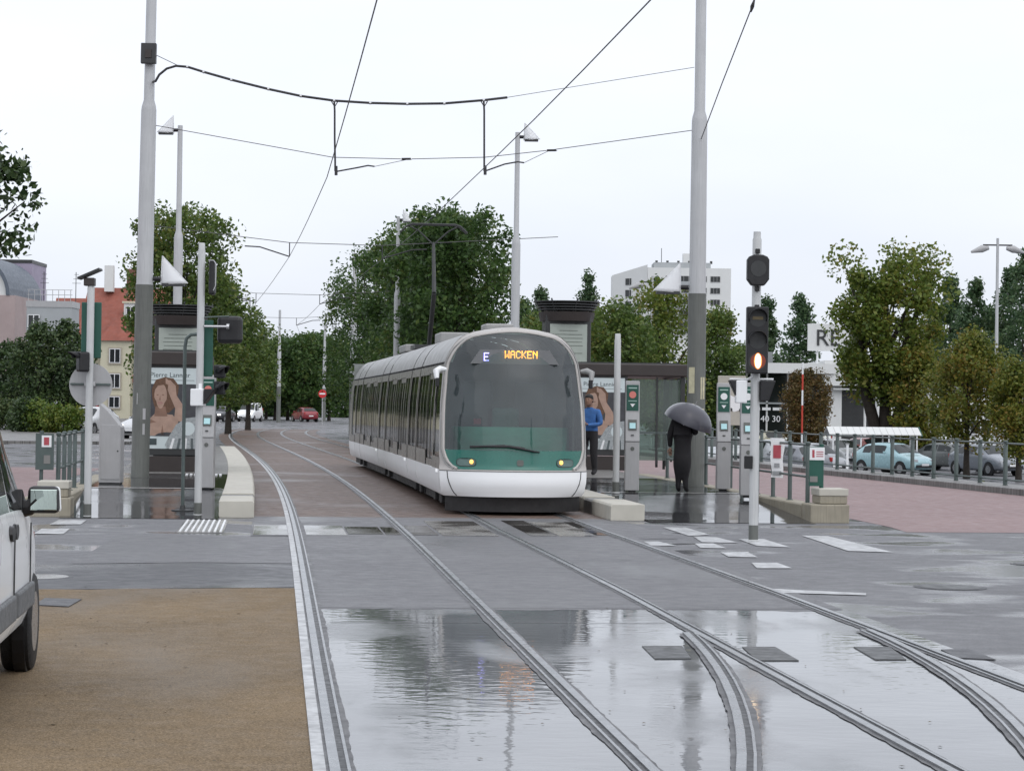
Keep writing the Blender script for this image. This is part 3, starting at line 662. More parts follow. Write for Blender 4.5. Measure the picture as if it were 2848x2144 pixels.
# ticket machines
def ticket_machine(lab, p, dot):
    t = thing('ticket_machine', lab, 'ticket machine', p, 0, 'ticket validators on the platforms')
    prof = [(-.13, .04), (.13, .04), (.13, 1.0), (.095, 1.75), (.095, 2.0), (-.02, 2.0), (-.02, 1.55), (-.115, 1.0)]
    MB().prism([(y, z) for y, z in [(-.13, .04), (.12, .04), (.12, 1.98), (.02, 1.98), (-.01, 1.42), (-.13, .92)]], -.125, .125, 'yz').build('cabinet', m_grey, t, bevel=.012)
    box_on(t, 'foot', 0, 0, .025, .14, .12, .05, m_black, .004)
    box_on(t, 'green_panel', 0, -.006, 1.68, .212, .016, .46, m_green, .004).rotation_euler = (0, 0, 0)
    MB().cyl((0, -.020, 1.735), (0, -.016, 1.735), .062, n=24).build('round_symbol', dot, t)
    mb = MB(); mb.prism([(-.045, 1.575), (.045, 1.575), (0, 1.515)], -.021, -.016); mb.build('arrow', m_white, t)
    box_on(t, 'title_line', 0, -.018, 1.855, .15, .006, .022, M('pale print', (.35, .5, .45), .5, 0, .1, 30), 0); box_on(t, 'text_line', 0, -.018, 1.625, .15, .006, .014, M('pale print', (.35, .5, .45), .5, 0, .1, 30), 0)
    a = math.atan2(.12, .5)
    def face(nm, z, w_, h_, mat, d=.004):
        y = -.13 + (z - .92) * .12 / .5 - d * .9
        o = MB().box(0, 0, 0, w_, d, h_).build(nm, mat, t); o.location = (0, y, z); o.rotation_euler = (-a, 0, 0); return o
    face('screen_frame', 1.20, .15, .19, m_mastd, .012); face('screen', 1.185, .105, .10, M('lit ticket screen', (.32, .52, .55), .3, 0, .05, 9, emit=.35), .026); face('slot', 1.02, .05, .02, m_char, .012)
    box_on(t, 'seam', 0, -.131, .905, .25, .006, .010, m_char, 0); MB().cyl((.0, -.137, .78), (.0, -.128, .78), .036, n=20).build('lock', m_mastd, t)
    return t
m_dotr = M('salmon dot', (.62, .20, .17), .5, 0, .05, 9)
ticket_machine('ticket validator with red disc beside the signal post on the left', pp(575, 1360), m_dotr)
ticket_machine('ticket validator with red disc next to the plain post on the right', pp(1756, 1369.6), m_dotr)
ticket_machine('ticket validator with white disc right of the right mast', pp(2010, 1365.6), m_white)
ticket_machine('ticket validator with white disc half hidden by the traffic light pole', pp(2077, 1381), m_white)
# grey cabinet with sloping top on the left platform
q = pp(308, 1346); t = thing('utility_cabinet', 'tall grey metal cabinet with a steeply sloping top left of the mast', 'cabinet', q, 0)
MB().prism([(-.19, .03), (.20, .03), (.20, 1.03), (-.04, 1.32), (-.19, 1.45)], -.18, .18).build('body', m_grey, t, bevel=.01)
box_on(t, 'door', .02, -.185, .58, .34, .012, .98, m_grey, .006); box_on(t, 'plinth', 0, 0, .02, .36, .34, .04, m_char, 0); MB().cyl((.15, -.195, .6), (.15, -.19, .6), .015).build('lock', m_char, t)
# advert panel and white notice between the validators on the right
q = ap(2035, 1100, 48); t = thing('advert_panel', 'small advert panel with a white car picture between the right validators', 'advert', (q.x, q.y, .0), 0)
box_on(t, 'panel', 0, 0, 1.95, .62, .05, 1.1, M('beige poster', (.42, .40, .35), .5, 0, .15, 5), .01); box_on(t, 'leg', 0, .01, .7, .08, .05, 1.4, m_fence, .0)
mb = MB(); mb.prism([(-.2, 1.95), (-.1, 2.1), (.08, 2.02), (.24, 1.92), (.26, 1.76), (.05, 1.70), (-.1, 1.82)], -.032, -.026); mb.build('car_picture', m_white, t)
for cx, cz in ((-.02, 1.75), (.2, 1.74)): MB().cyl((cx, -.036, cz), (cx, -.030, cz), .04).build('picture_wheel', m_char, t)

# ================================================================== SHELTERS WITH POSTERS AND KIOSKS
m_sk = M('poster skin tone', (.40, .27, .21), .5, 0, .2, 7); m_sk2 = M('poster skin tone shaded', (.24, .14, .10), .5, 0, .2, 7); m_smile = M('poster teeth', (.36, .20, .17), .5, 0, .1, 9); m_hr = M('poster brown hair', (.14, .075, .045), .6, 0, .3, 25)
m_ph = M('poster header', (.55, .62, .63), .4, 0, .04, 3); m_pbg = M('poster dark background', (.06, .062, .07), .4, 0, .3, 6); m_wat = M('poster watch grey', (.36, .39, .40), .4, 0, .35, 30); m_wat2 = M('poster watch dark', (.10, .12, .125), .4, 0, .2, 20)
m_ptxt = M('poster lettering', (.05, .07, .075), .5, 0, .1, 9)
def poster(par, cx, cy, z0, wd, ht):
    """flat printed advert: header lettering, a woman with a raised arm, a bracelet watch"""
    y = cy
    def P(nm, pts, mat, k): MB().prism([(cx + (u - .5) * wd, z0 + v * ht) for u, v in pts], y - .002 * k - .001, y).build(nm, mat, par)
    P('poster_sheet', [(0, 0), (1, 0), (1, 1), (0, 1)], m_ph, 0)
    P('picture_ground', [(0, .155), (1, .155), (1, .80), (0, .80)], m_pbg, 1)
    el = lambda a, b, rx, ry, n=18: [(a + rx * math.cos(2 * math.pi * i / n), b + ry * math.sin(2 * math.pi * i / n)) for i in range(n)]
    P('printed_hair', [(.18, .62), (.17, .74), (.24, .85), (.40, .885), (.56, .87), (.66, .78), (.64, .66), (.60, .52), (.48, .44), (.30, .46), (.22, .52)], m_hr, 2)
    P('printed_shoulders', [(0, .16), (0, .33), (.14, .37), (.24, .44), (.40, .43), (.55, .42), (.66, .34), (.58, .16)], m_sk, 3)
    P('printed_face', [(.33 + (.115 - .03 * (math.sin(a_) < -.3)) * math.cos(a_), .655 + .16 * math.sin(a_)) for a_ in np.linspace(0, 2 * math.pi, 22)[:-1]], m_sk, 4)
    P('printed_neck', [(.22, .40), (.24, .52), (.42, .52), (.46, .40)], m_sk2, 3.5)
    for s_ in (-1, 1): P('printed_eye', el(.325 + s_ * .05, .665, .022, .008), m_sk2, 5)
    P('printed_nose', [(.30, .60), (.325, .66), (.335, .60)], m_sk2, 5)
    P('printed_smile', el(.325, .565, .05, .017), m_smile, 5); P('printed_fringe', [(.20, .70), (.22, .82), (.36, .86), (.47, .82), (.46, .74), (.38, .79), (.28, .78)], m_hr, 6)
    P('printed_shadow', [(.34, .17), (.37, .30), (.40, .17)], m_sk2, 4); P('printed_collar', [(.0, .30), (.16, .36), (.26, .33), (.14, .31)], m_sk2, 4)
    for k_ in range(4): P('printed_finger', [(.42 + k_ * .028, .80 - k_ * .008), (.44 + k_ * .028, .80 - k_ * .008), (.435 + k_ * .02, .875 - k_ * .012), (.415 + k_ * .02, .87 - k_ * .012)], m_sk, 7)
    P('printed_arm', [(.58, .36), (.72, .33), (.79, .40), (.76, .52), (.62, .66), (.60, .78), (.50, .85), (.43, .84), (.46, .72), (.52, .62), (.60, .50)], m_sk, 5)
    P('printed_dress', [(.22, .155), (.30, .19), (.45, .205), (.58, .20), (.56, .155)], m_pbg, 4)
    P('printed_watch', [(.42, .05), (.50, .16), (.62, .30), (.80, .38), (1, .40), (1, .0), (.46, 0)], m_wat, 6)
    for i in range(4): P('printed_watch_link', [(.50 + i * .13, .0), (.55 + i * .13, .0), (.60 + i * .11, .13), (.56 + i * .11, .13)], m_wat2 if i % 2 else m_white, 7)
    P('printed_watch_dial', el(.84, .25, .12, .085), m_ph, 7)
    P('printed_logo', [(.12, .045), (.27, .045), (.27, .125), (.12, .125)], m_ptxt, 2)
    text('poster_lettering', 'Pierre Lannier', ht * .085, m_ptxt, par, (cx, y - .004, z0 + ht * .885), sx=1.0)
    P('poster_rule', [(.06, .845), (.94, .845), (.94, .850), (.06, .850)], m_ptxt, 1)
m_text = M('faded panel print', (.20, .225, .20), .6, 0, .3, 30); m_tpan = M('pale green text panel', (.36, .40, .36), .4, 0, .08, 4)
def kiosk(lab, x, y, z):
    t = thing('kiosk_tower', lab, 'kiosk', (x, y, z), .1, 'round-crowned kiosk towers')
    MB().box(0, 0, 1.85, 1.05, .8, 3.2).build('column', m_char, t, bevel=.03)
    MB().box(0, -.415, 2.75, .86, .03, .86).build('text_panel', m_tpan, t, bevel=.005)
    for i, ww in enumerate((.42, .62, .66, .62, .66, .52, .58)):
        if i == 5: continue
        MB().box(-.0 if i != 6 else .12, -.433, 3.03 - i * .085, ww if i != 6 else .4, .004, .018).build('text_line', m_text, t)
    MB().tube([(0, 0, 3.25), (0, 0, 3.46)], [.62, .66], 28).build('drum', m_brown, t, True)
    for i in range(4): MB().tube([(0, 0, 3.50 + i * .06), (0, 0, 3.525 + i * .06)], .66 + i * .04, 32).build('crown_louvre', m_char, t, True)
    for i in range(8):
        a = math.pi * 2 * i / 8 + .2; MB().tube([(.55 * math.cos(a), .55 * math.sin(a), 3.40), (.78 * math.cos(a), .78 * math.sin(a), 3.75)], .018, 6).build('crown_bracket', m_char, t, True)
    return t
m_sglass = glass('shelter glass', (.62, .74, .68), .22, (.20, .24, .22)); 
def shelter(lab, x, y, z, wd, ln, rz, px0, glass_from):
    t = thing('tram_shelter', lab, 'shelter', (x, y, z), rz, 'tram stop shelters')
    MB().box(wd / 2, ln / 2, 2.42, wd + .24, ln + .3, .30).build('roof', m_brown, t, bevel=.03); MB().box(wd / 2, ln / 2, 2.585, wd - .2, ln - .2, .04).build('roof_deck', m_char, t)
    for a, b in ((.04, .04), (wd - .04, .04), (.04, ln - .04), (wd - .04, ln - .04)): MB().box(a, b, 1.14, .08, .08, 2.27).build('frame_post', m_char, t, bevel=.01)
    # poster case at the near end
    MB().box(px0, -.02, 1.33, 1.30, .14, 1.95).build('poster_case', m_char, t, bevel=.015)
    poster(t, px0, -.095, .50, 1.16, 1.72)
    MB().box(px0, .0, .17, 1.30, .16, .34).build('case_plinth', m_brown, t, bevel=.01)
    # glass panes and bars
    def pane(a, b, c, d, z0, z1):
        mb = MB(); mb.poly([(a, b, z0), (c, d, z0), (c, d, z1), (a, b, z1)]); o = mb.build('pane', m_sglass, t, fixn=False)
        s_ = o.modifiers.new('thick', 'SOLIDIFY'); s_.thickness = .01
    if glass_from is not None:
        g = glass_from; n = 2
        for i in range(n):
            a, c = g + (wd - g) * i / n + .03, g + (wd - g) * (i + 1) / n - .03; pane(a, .02, c, .02, .95, 2.2); pane(a, .02, c, .02, .25, .88)
            MB().box(c + .03, .02, 1.2, .05, .05, 2.1).build('mullion', m_char, t)
        MB().box((g + wd) / 2, .02, .915, wd - g, .05, .06).build('glazing_bar', m_fence, t)
    n = max(2, int(ln / 1.3)); bx_ = wd if px0 < wd / 2 else 0
    for i in range(n):
        a, c = ln * i / n + .04, ln * (i + 1) / n - .04; pane(bx_, a, bx_, c, .3, 2.2); MB().box(bx_, c + .04, 1.2, .05, .05, 2.1).build('mullion', m_char, t)
    bxx = wd - .35 if px0 < wd / 2 else .35
    MB().box(bxx, ln / 2, .47, .36, ln * .6, .05).build('bench_seat', m_fence, t, bevel=.01)
    for k in (-1, 1): MB().box(bxx, ln / 2 + k * ln * .22, .23, .06, .06, .45).build('bench_leg', m_char, t)
    return t
q = ap(404, 1300, 46.0); shelter('dark tram shelter with watch poster on the left platform', q.x - .0, 46.0, .25, 1.26, 5.0, .13, .5, None)
q = ap(492, 1300, 49.5); kiosk('kiosk tower with text panel above the left shelter', q.x, 49.5, .25)
q = ap(1598, 1300, 52.0); shelter('dark glazed tram shelter with watch poster behind the person in blue', q.x, 52.0, .25, 2.62, 4.2, .03, .60, 1.32)
q = ap(1570, 1300, 58.0); kiosk('kiosk tower with text panel behind the tram nose on the right', q.x, 58.0, .25).scale = (1.16, 1.16, 1.17)

# ================================================================== THE TRAM
m_tsil = M('tram taupe darkened', (.24, .225, .205), .32, .25, .1, 2, 0, 60, streak=.12, coat=.2)  # sides: taupe darkened, the dark reflections are put into the colour
m_tframe = M('tram nose taupe', (.44, .42, .40), .35, .1, .06, 2, streak=.08)  # paler copy of the taupe, without the painted side darkening
m_troof = M('tram roof pale silver', (.30, .30, .295), .38, .1, .08, 2, streak=.15)
m_twhite = M('tram white skirt', (.80, .81, .82), .42, 0, .02, 1)
m_tgreen = M('tram petrol green', (.015, .135, .105), .25, 0, .08, 3, coat=.3)
m_under = M('tram underframe', (.022, .021, .022), .6, 0, .3, 5, .3, 40)
m_bell = M('bellows rubber', (.03, .03, .032), .6, 0, .2, 6)
m_amber = M('lit amber lamp', (1, .50, .12), .3, 0, 0, 1, emit=1.8)
m_wsg = glass('tram windscreen', (.56, .68, .65), .15, (.23, .27, .295), .03)
m_led = M('amber led', (1, .36, .04), .3, 0, 0, 1, emit=5); m_ledb = M('violet led', (.38, .36, 1), .3, 0, 0, 1, emit=3.5)
m_seat = M('tram seat cloth', (.04, .13, .11), .8, 0, .2, 10); m_tint = M('tram interior grey', (.22, .24, .23), .7, 0, .1, 4)
PROF = [(.30, 1.12), (.36, 1.165), (.55, 1.195), (.72, 1.20), (1.0, 1.20), (1.4, 1.195), (1.8, 1.18), (2.1, 1.15), (2.3, 1.13), (2.42, 1.11), (2.50, 1.085), (2.63, 1.03), (2.75, .955), (2.85, .86), (2.90, .79), (2.945, .69), (2.98, .55), (3.01, .38), (3.03, .2), (3.04, 0.0)]
def hw(z): return float(np.interp(z, [p[0] for p in PROF], [p[1] for p in PROF]))
TF = 34.0                                                 # distance of the tram's nose
def trk(Y): return Vector((*off(Y, DR(Y)), 0))
a, b = trk(TF), trk(TF + 5.7); dv = (b - a).normalized()
tram = thing('tram', 'green and silver tram with white skirt standing at the stop', 'tram', a, math.atan2(-dv.x, dv.y))
Tinv = Matrix.Translation(a) @ Matrix.Rotation(math.atan2(-dv.x, dv.y), 4, 'Z'); Tinv = Tinv.inverted()
def zrows(z0, z1): return [z0] + [p[0] for p in PROF if z0 + .02 < p[0] < z1 - .02] + [z1]
def frame_of(Y0, Y1):
    p, q = trk(Y0), trk(Y1); d = (q - p).normalized(); ang = math.atan2(-d.x, d.y)
    return Tinv @ Matrix.Translation(p) @ Matrix.Rotation(ang, 4, 'Z')
EDGE = [None]
def strip(mb, s, y0, y1, z0, z1, d=0.0, thick=0):
    e0 = (lambda z, v: max(v, EDGE[0](z) - .01)) if EDGE[0] else (lambda z, v: v)
    R = [[(s * (hw(z) + d), e0(z, y), z) for z in zrows(z0, z1)] for y in (y0, y1)]
    if not thick: mb.loft(R, False, False)
    else:
        zz = zrows(z0, z1)
        R = [[(s * (hw(z) + d), e0(z, y), z) for z in zz] + [(s * (hw(z) + d - thick), e0(z, y), z) for z in reversed(zz)] for y in (y0, y1)]; mb.loft(R, True, True)
def module(Y0, L, pattern, first=0.0, last=False):
    EDGE[0] = nose_edge if first else None
    """one car section; pattern = list of (kind, length); kinds: w window, d double door, s solid, c cab side window"""
    mw = frame_of(Y0, Y0 + L); e = bpy.data.objects.new('car_section', None); C.objects.link(e); e.parent = tram; e.matrix_local = mw
    gap = .06 if not first else .0
    for s in (-1, 1):
        y = gap + first; tot = sum(l for _, l in pattern); k = (L - 2 * gap - first) / tot
        sh = MB()
        for kind, l in pattern:
            l *= k; y1 = y + l
            if kind == 's': strip(sh, s, y, y1, .72, 2.42)
            elif kind in 'wc':
                z0 = .98 if kind == 'w' else .92
                strip(sh, s, y, y1, .72, z0); strip(sh, s, y, y1, 2.28, 2.42); strip(sh, s, y, y + .035, z0, 2.28); strip(sh, s, y1 - .035, y1, z0, 2.28)
                g = MB(); strip(g, s, y + .03, y1 - .03, z0 - .005, 2.285, -.018); g.build('window_pane', m_pane, e, True, fixn=True)
            elif kind == 'd':
                strip(sh, s, y, y1, 2.30, 2.42); strip(sh, s, y, y + .04, .72, 2.30); strip(sh, s, y1 - .04, y1, .72, 2.30)
                mid_ = (y + y1) / 2
                for q0, q1 in ((y + .045, mid_ - .012), (mid_ + .012, y1 - .045)):
                    fr = MB(); strip(fr, s, q0, q1, .72, .84, -.012); strip(fr, s, q0, q1, 2.20, 2.295, -.012); strip(fr, s, q0, q0 + .055, .84, 2.20, -.012); strip(fr, s, q1 - .055, q1, .84, 2.20, -.012)
                    dl = fr.build('door_leaf', m_tsil, e, True)
                    g = MB(); strip(g, s, q0 + .05, q1 - .05, .83, 2.21, -.020); g.build('window_pane', m_pane, dl, True)
            y = y1
        sh.build('side_wall', m_tsil, e, True)
        sk = MB()                                           # white skirt, cut out below the doors
        y = gap + first
        for kind, l in pattern:
            l *= k
            strip(sk, s, y, y + l, .30, .72, .004, .03); y += l
        sk.build('skirt', m_twhite, e, True)
        rf = MB(); strip(rf, s, gap, L - .06, 2.46, 3.04, .0); rf.build('roof_fairing', m_troof, e, True)
        gt = MB(); strip(gt, s, gap + first * 1.6, L - .06, 2.405, 2.47, -.03); gt.build('gutter', m_under, e, True)
        if L < 5: continue
        mk = MB(); strip(mk, s, gap + first + .25, gap + first + .62, .66, .715, .008); mk.build('marker_light', M('white marker lamp', (.85, .88, .9), .3, 0, 0, 1, emit=.5), e)
    MB().box(0, L / 2 + first / 2, .22, 2.0, L - .2 - first, .20).build('underframe', m_under, e)
    return e
def joint(Y0, Y1):
    mw = frame_of(Y0, Y1); e = bpy.data.objects.new('articulation', None); C.objects.link(e); e.parent = tram; e.matrix_local = mw; L = Y1 - Y0
    for s in (-1, 1):
        m_ = MB(); strip(m_, s, -.08, L + .08, .35, 3.0, -.05); m_.build('bellows', m_bell, e, True)
def bogie(Y0, L):
    mw = frame_of(Y0, Y0 + L); e = bpy.data.objects.new('bogie', None); C.objects.link(e); e.parent = tram; e.matrix_local = mw
    MB().box(0, L / 2, .26, 1.9, L * .8, .16).build('bogie_frame', m_under, e)
    for yy in (L * .2, L * .8):
        for s in (-1, 1): MB().cyl((s * .70, yy, .30), (s * .80, yy, .30), .28, n=24).build('wheel', m_char, e, True)
        for s in (-1, 1): MB().box(s * 1.02, yy, .22, .10, .34, .20).build('axle_guard', m_under, e, bevel=.02)
def lean(z): return float(np.interp(z, [.05, .30, .50, .70, .78, 1.05, 1.6, 2.2, 2.6, 2.85, 2.98, 3.04], [.10, .03, -.03, .0, .06, .10, .20, .38, .54, .68, .79, .88]))
def nosep(u, z, d=0.0):                                   # u in -1..1 across the front
    y = lean(z) + .58 * abs(u) ** 2.6 * (1 - .6 * max(0, (z - 2.3) / .75)) - d
    return (u * (hw(z) + .0), y, z)
def nose_edge(z): return nosep(1, z)[1]
LONG = [('s', .12), ('w', .62), ('w', .62), ('d', 1.45), ('w', .62), ('w', .62), ('d', 1.45), ('w', .62), ('w', .62), ('s', .12)]
SHORT = [('s', .15), ('w', .85), ('w', .85), ('s', .15)]
cabm = module(TF, 5.75, [('c', 1.15), ('s', .10), ('d', 1.4), ('w', .62), ('w', .62), ('w', .62), ('s', .1)], .62)
Y = TF + 5.75; bogies = []
for L, pat in ((2.1, SHORT), (6.5, LONG), (2.1, SHORT), (6.5, LONG), (2.1, SHORT), (2.2, [('s', .1), ('c', 1.2), ('s', .9)])):
    joint(Y - .07, Y + .07); module(Y, L, pat)
    if pat is SHORT: bogie(Y, L)
    Y += L
bogie(TF + 1.4, 2.1)
mb = MB(); mb.box(0, 0, 1.6, 2.2, .05, 2.6); o = mb.build('rear_bulkhead', m_tint, tram); o.matrix_local = frame_of(Y - .3, Y + .5)
# ---- nose: a doubly curved shell
def ug(z):                                                # half-width of the glazed front as a share of the body
    lo = float(np.interp(z, [.73, .76, .82, .92, 1.05, 9], [.76, .82, .875, .915, .945, .945]))
    return max(.01, min(lo, (hw(min(3.04, z + .075)) - .035) / max(.05, hw(z))))
US = [math.sin(x * math.pi / 2) for x in np.linspace(-1, 1, 41)]
def noseband(nm, rows, mat, cut=False, d=0.0):
    mb = MB(); vid = {}
    for i, z in enumerate(rows):
        for j, u in enumerate(US): vid[i, j] = len(mb.v); mb.v.append(nosep(u, z, d))
    for i in range(len(rows) - 1):
        for j in range(len(US) - 1):
            if cut:
                zc = (rows[i] + rows[i + 1]) / 2; uc = max(abs(US[j]), abs(US[j + 1]))
                if .80 < zc < 2.92 and uc < ug(zc) - .02: continue
            mb.f.append((vid[i, j], vid[i, j + 1], vid[i + 1, j + 1], vid[i + 1, j]))
    return mb.build(nm, mat, tram, 60)
noseband('bumper', [.30, .33, .38, .45, .52, .60, .66, .70], m_twhite)
noseband('nose_frame', [.70, .72, .76, .80] + [round(.85 + i * .05, 3) for i in range(39)] + [2.82, 2.87, 2.92, 2.96, 3.0, 3.03, 3.04], m_tframe, True)
rim = MB(); P0 = []
zs = [.74, .78, .84, .92, 1.05, 1.4, 1.8, 2.1, 2.3, 2.45, 2.58, 2.68, 2.76, 2.82, 2.87, 2.90, 2.925, 2.945, 2.96]
rim.tube([nosep(-ug(z), z, .012) for z in zs] + [nosep(ug(z), z, .012) for z in reversed(zs)], .022, 8); rim.build('windscreen_rim', m_tframe, tram, True)
rim = MB(); rim.tube([nosep(-min(.985, ug(z) + .045), z, .004) for z in zs] + [nosep(min(.985, ug(z) + .045), z, .004) for z in reversed(zs)], .018, 6); rim.build('nose_trim', m_troof, tram, True)
def glazed(nm, z0, z1, mat, d, n=24):
    mb = MB(); R = []
    for z in frange(z0, z1, n): R.append([nosep(ug(z) * u, z, d) for u in np.linspace(-1, 1, 25)])
    mb.loft(R, False, False); o = mb.build(nm, mat, tram, 60, fixn=False); return o
glazed('apron', .735, 1.04, m_tgreen, .010, 8)
glazed('windscreen', 1.04, 2.958, m_wsg, .010, 44)
def on_nose(nm, mb_pts, mat, d):                          # outline given as (u, z), lying on the nose surface
    mb = MB(); mb.poly([nosep(u, z, d) for u, z in mb_pts]); o = mb.build(nm, mat, tram, fixn=False); s_ = o.modifiers.new('thick', 'SOLIDIFY'); s_.thickness = .006; s_.offset = 0; return o
el = lambda a, b, rx, rz_, n=20: [(a + rx * math.copysign(abs(math.cos(2 * math.pi * i / n)) ** .6, math.cos(2 * math.pi * i / n)), b + rz_ * math.copysign(abs(math.sin(2 * math.pi * i / n)) ** .6, math.sin(2 * math.pi * i / n))) for i in range(n)]
for s in (-1, 1):
    on_nose('headlight_rim', el(s * .665, .845, .125, .068), m_char, .016); on_nose('headlight', el(s * .665, .845, .115, .058), M('headlamp glass', (.10, .16, .15), .1, 0, .1, 4), .021)
    p = nosep(s * (.60 if s < 0 else .605), .855, .03); MB().lathe((0, 0, 0), [(.0, -.036), (.024, -.028), (.034, 0), (.024, .028), (.0, .036)], 14).build('lamp', m_amber, tram, True, loc=p)
on_nose('badge', el(.04, .845, .045, .05), m_mastd, .018)
for s in (-1, 1): MB().tube([nosep(s * u_, z_, .002) for u_, z_ in ((.905, .70), (.90, .60), (.885, .50), (.865, .42), (.84, .35), (.825, .31))], .009, 6).build('bumper_seam', m_char, tram, True)
mb = MB(); mb.loft([[nosep(u, .70, .004) for u in US], [nosep(u, .712, .004) for u in US]], False, False); mb.build('belt_seam', m_char, tram, fixn=False)
mb = MB()                                                  # dark fender under the bumper
mb.loft([[nosep(u * .97, z, -.06) if z > .2 else (u * 1.10, lean(.3) + .10 + .5 * abs(u) ** 2.6, z) for u in US] for z in (.305, .20, .06)], False, False); mb.build('fender', m_under, tram, True, fixn=False)
# wiper
pw = [nosep(-.62, 1.085, .03), nosep(-.45, 1.10, .05), nosep(-.12, 1.105, .05), nosep(.06, 1.07, .05), nosep(.22, 1.03, .05), nosep(.30, 1.02, .03)]
MB().tube(pw, [.012, .018, .022, .02, .016, .012], 8).build('wiper_arm', m_black, tram, True); MB().tube([nosep(-.62, 1.10, .024), nosep(-.18, 1.125, .024), nosep(.10, 1.085, .024)], .012, 6).build('wiper_blade', m_black, tram, True)
# destination display inside the glass
yd = lean(2.6) + .0
mb = MB(); mb.prism([(-.72, 2.43), (.72, 2.43), (.56, 2.66), (-.56, 2.66)], yd + .01, yd + .07); mb.build('display_case', M('display case', (.16, .165, .17), .5, 0, .08, 5), tram)
FONT5 = {'W': '10001 10001 10001 10101 10101 11011 10001', 'A': '01110 10001 10001 11111 10001 10001 10001', 'C': '01110 10001 10000 10000 10000 10001 01110', 'K': '10001 10010 10100 11000 10100 10010 10001', 'E': '11111 10000 10000 11110 10000 10000 11111', 'N': '10001 11001 10101 10011 10001 10001 10001'}
def leds(nm, s, x0, zt, p, mat):
    mb = MB()
    for ci, ch in enumerate(s):
        for r, row in enumerate(FONT5[ch].split()):
            for c_, bit in enumerate(row):
                if bit == '1': mb.box(x0 + (ci * 6 + c_) * p, yd + .004, zt - r * p * 1.15, p * .82, .006, p * .82)
    o = mb.build(nm, mat, tram, fixn=False); o['kind'] = 'stuff'
leds('destination_text', 'WACKEN', -.16, 2.635, .0152, m_led); leds('line_letter', 'E', -.50, 2.60, .017, m_ledb)
# cab interior seen through the glass
MB().box(0, 2.6, .40, 2.1, 4.2, .06).build('cab_floor', m_tint, tram)
mb = MB(); mb.add([(-.80, .42, .6), (.80, .42, .6), (.80, .42, .98), (-.80, .42, .98), (-1.02, 1.15, .6), (1.02, 1.15, .6), (.98, 1.15, 1.42), (-.98, 1.15, 1.42)], [(0, 1, 2, 3), (3, 2, 6, 7), (7, 6, 5, 4), (0, 4, 5, 1), (1, 5, 6, 2), (0, 3, 7, 4)]); mb.build('dashboard', M('green dashboard', (.09, .36, .27), .6, 0, .15, 5), tram, bevel=.03)
for cx in (0.0,):
    MB().box(cx, 1.55, .85, .46, .46, .12).build('driver_seat', m_seat, tram, bevel=.04); MB().box(cx, 1.80, 1.30, .46, .10, .85).build('seat_back', m_seat, tram, bevel=.05)
m_bulk = M('cab bulkhead', (.07, .085, .08), .6, 0, .2, 3)
MB().box(0, 2.15, 2.45, 2.0, .06, .35).build('bulkhead_top', m_bulk, tram)
MB().box(0, 2.15, 1.35, 2.16, .05, 1.9).build('bulkhead', m_bulk, tram)
for s in (-1, 1): MB().box(s * .45, 2.11, 1.55, .5, .02, 1.2).build('bulkhead_window', m_pane, tram)
MB().box(0, 9, 2.50, 1.9, 13, .05).build('saloon_ceiling', m_tint, tram)
MB().box(-.62, .34, 1.50, .12, .01, .09).build('red_cab_label', m_redp, tram)
# side camera pods, roof boxes, pantograph
for s in (-1, 1):
    mb = MB().tube([(s * 1.10, .72, 2.33), (s * 1.20, .70, 2.34), (s * 1.27, .62, 2.30), (s * 1.26, .58, 2.18)], [.03, .05, .055, .035], 10); mb.build('mirror_pod', m_white if s < 0 else m_troof, tram, True)
    MB().box(s * 1.25, .60, 2.12, .06, .10, .14).build('mirror_glass', m_black, tram, bevel=.01)
for yy, ww, ll, hh in ((3.2, .5, .7, .12), (11.0, .7, 1.2, .22), (19, .9, 1.8, .18)):
    o = MB().box(0, 0, 3.05 + hh / 2, ww, ll, hh).build('roof_unit', m_troof, tram, bevel=.03); o.matrix_local = frame_of(TF + yy, TF + yy + 1)
pe = bpy.data.objects.new('pantograph', None); C.objects.link(pe); pe.parent = tram; pe.matrix_local = frame_of(50.0, 51.0)
MB().box(0, 0, 3.10, .9, 1.2, .10).build('pantograph_base', m_char, pe)
MB().tube([(0, .75, 3.15), (-.02, -.55, 4.35)], .055, 8).build('lower_arm', m_char, pe, True)
MB().tube([(-.02, -.55, 4.35), (0, .0, 5.55)], [.05, .035], 8).build('upper_arm', m_char, pe, True)
for s in (-1, 1): MB().tube([(0, .0, 5.50), (s * .35, 0, 5.82), (s * .55, 0, 5.92)], .018, 6).build('bow_brace', m_char, pe, True)
for yy in (-.12, .12): MB().tube([(-.78, yy, 5.78), (-.62, yy, 5.93), (-.5, yy, 5.97), (.5, yy, 5.97), (.62, yy, 5.93), (.78, yy, 5.78)], .022, 6).build('bow', m_char, pe, True)

